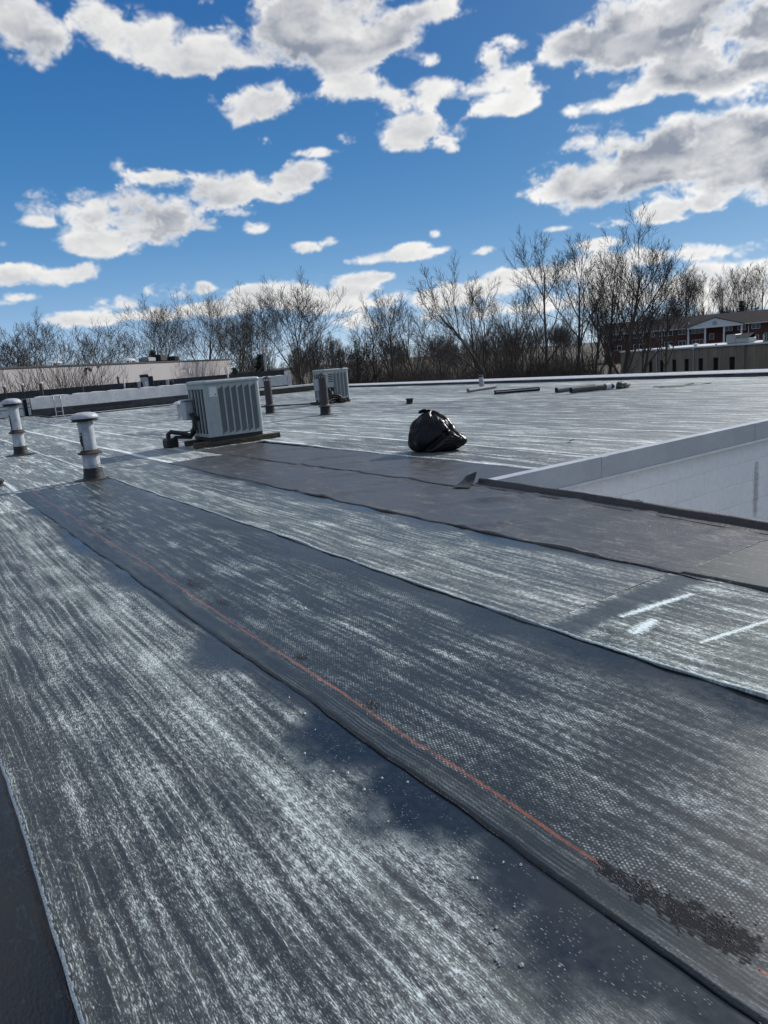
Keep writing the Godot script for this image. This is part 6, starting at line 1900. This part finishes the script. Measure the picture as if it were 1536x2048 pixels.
	tube(st, [Vector3(-0.14, 0.006, 0.02), Vector3(-0.04, 0.02, 0.0), Vector3(0.05, 0.012, 0.01), Vector3(0.16, 0.02, -0.02)], [0.004, 0.008, 0.007, 0.003], 5)
	tube(st, [Vector3(-0.02, 0.015, 0.0), Vector3(-0.03, 0.03, 0.07)], [0.006, 0.003], 5)
	done(st, "stem", M.bark, tw)
	# scraps of dried coating and grit that can be seen one by one on the brown membrane
	var q := RandomNumberGenerator.new(); q.seed = 17
	st = begin()
	for i in 150:
		var x := q.randf_range(3.9, 4.6)
		var z := q.randf_range(-3.2, -2.4)
		if i > 70:
			x = 0.75 + absf(q.randfn()) * 0.22
			z = -q.randf_range(0.7, 3.0)
			if x > 1.19: continue
		var y := roof_y(x, z) + 0.0135 - 0.004 * smoothstep(0.0, 1.0, (x - 0.1) / 1.1)
		var s := q.randf_range(0.002, 0.007)
		var a := q.randf() * TAU
		var u := Vector3(cos(a), 0, sin(a)) * s
		var v := Vector3(-sin(a), 0, cos(a)) * s * q.randf_range(0.5, 1.2)
		var top := Vector3(x, y + s * 0.5, z)
		for e in [[u, v], [v, -u], [-u, -v], [-v, u]]:
			st.set_smooth_group(-1)
			st.add_vertex(top); st.add_vertex(Vector3(x, y - 0.004, z) + e[0]); st.add_vertex(Vector3(x, y - 0.004, z) + e[1])
	var gr := done(st, "coating_crumbs", M.coping, self)
	tag(gr, "white crumbs of dried roof coating scattered on the dark felt", "crumbs")
	gr.set_meta("kind", "stuff")
	# tar spattered in clots along the chalk line
	st = begin()
	var clots := [[1.45, -4.45, 0.045, 0.13, 110], [1.44, -3.96, 0.032, 0.07, 60], [1.39, -2.87, 0.026, 0.045, 60], [1.37, -2.24, 0.024, 0.05, 60], [1.31, -1.05, 0.03, 0.06, 90], [1.315, -0.96, 0.04, 0.08, 160], [1.335, -0.85, 0.05, 0.09, 240], [1.35, -0.75, 0.05, 0.07, 220], [1.50, -6.84, 0.016, 0.04, 20], [1.47, -6.95, 0.014, 0.03, 16]]
	for cl in clots:
		for i in cl[4]:
			var x: float = cl[0] + q.randfn() * cl[2] * 0.55
			var z: float = cl[1] + q.randfn() * cl[3] * 0.55
			var y := roof_y(x, z) + 0.004 + 0.0045 * (1.0 - smoothstep(0.0, 1.0, (x - 1.2) / 1.2))
			var s := q.randf_range(0.002, 0.0075) * (1.0 if cl[1] > -2.0 else 1.5)
			var a := q.randf() * TAU
			var ring := []
			for k in 5: ring.append(Vector3(x + cos(a + k * TAU / 5) * s * q.randf_range(0.6, 1.2), y - 0.002, z + sin(a + k * TAU / 5) * s * q.randf_range(0.8, 1.9)))
			for k in 5:
				st.set_smooth_group(-1)
				st.add_vertex(Vector3(x, y + s * 0.35, z)); st.add_vertex(ring[k]); st.add_vertex(ring[(k + 1) % 5])
	var ts := done(st, "tar_spatter", M.tar, self)
	tag(ts, "black tar spattered in clots along the orange chalk line", "tar")
	ts.set_meta("kind", "stuff")
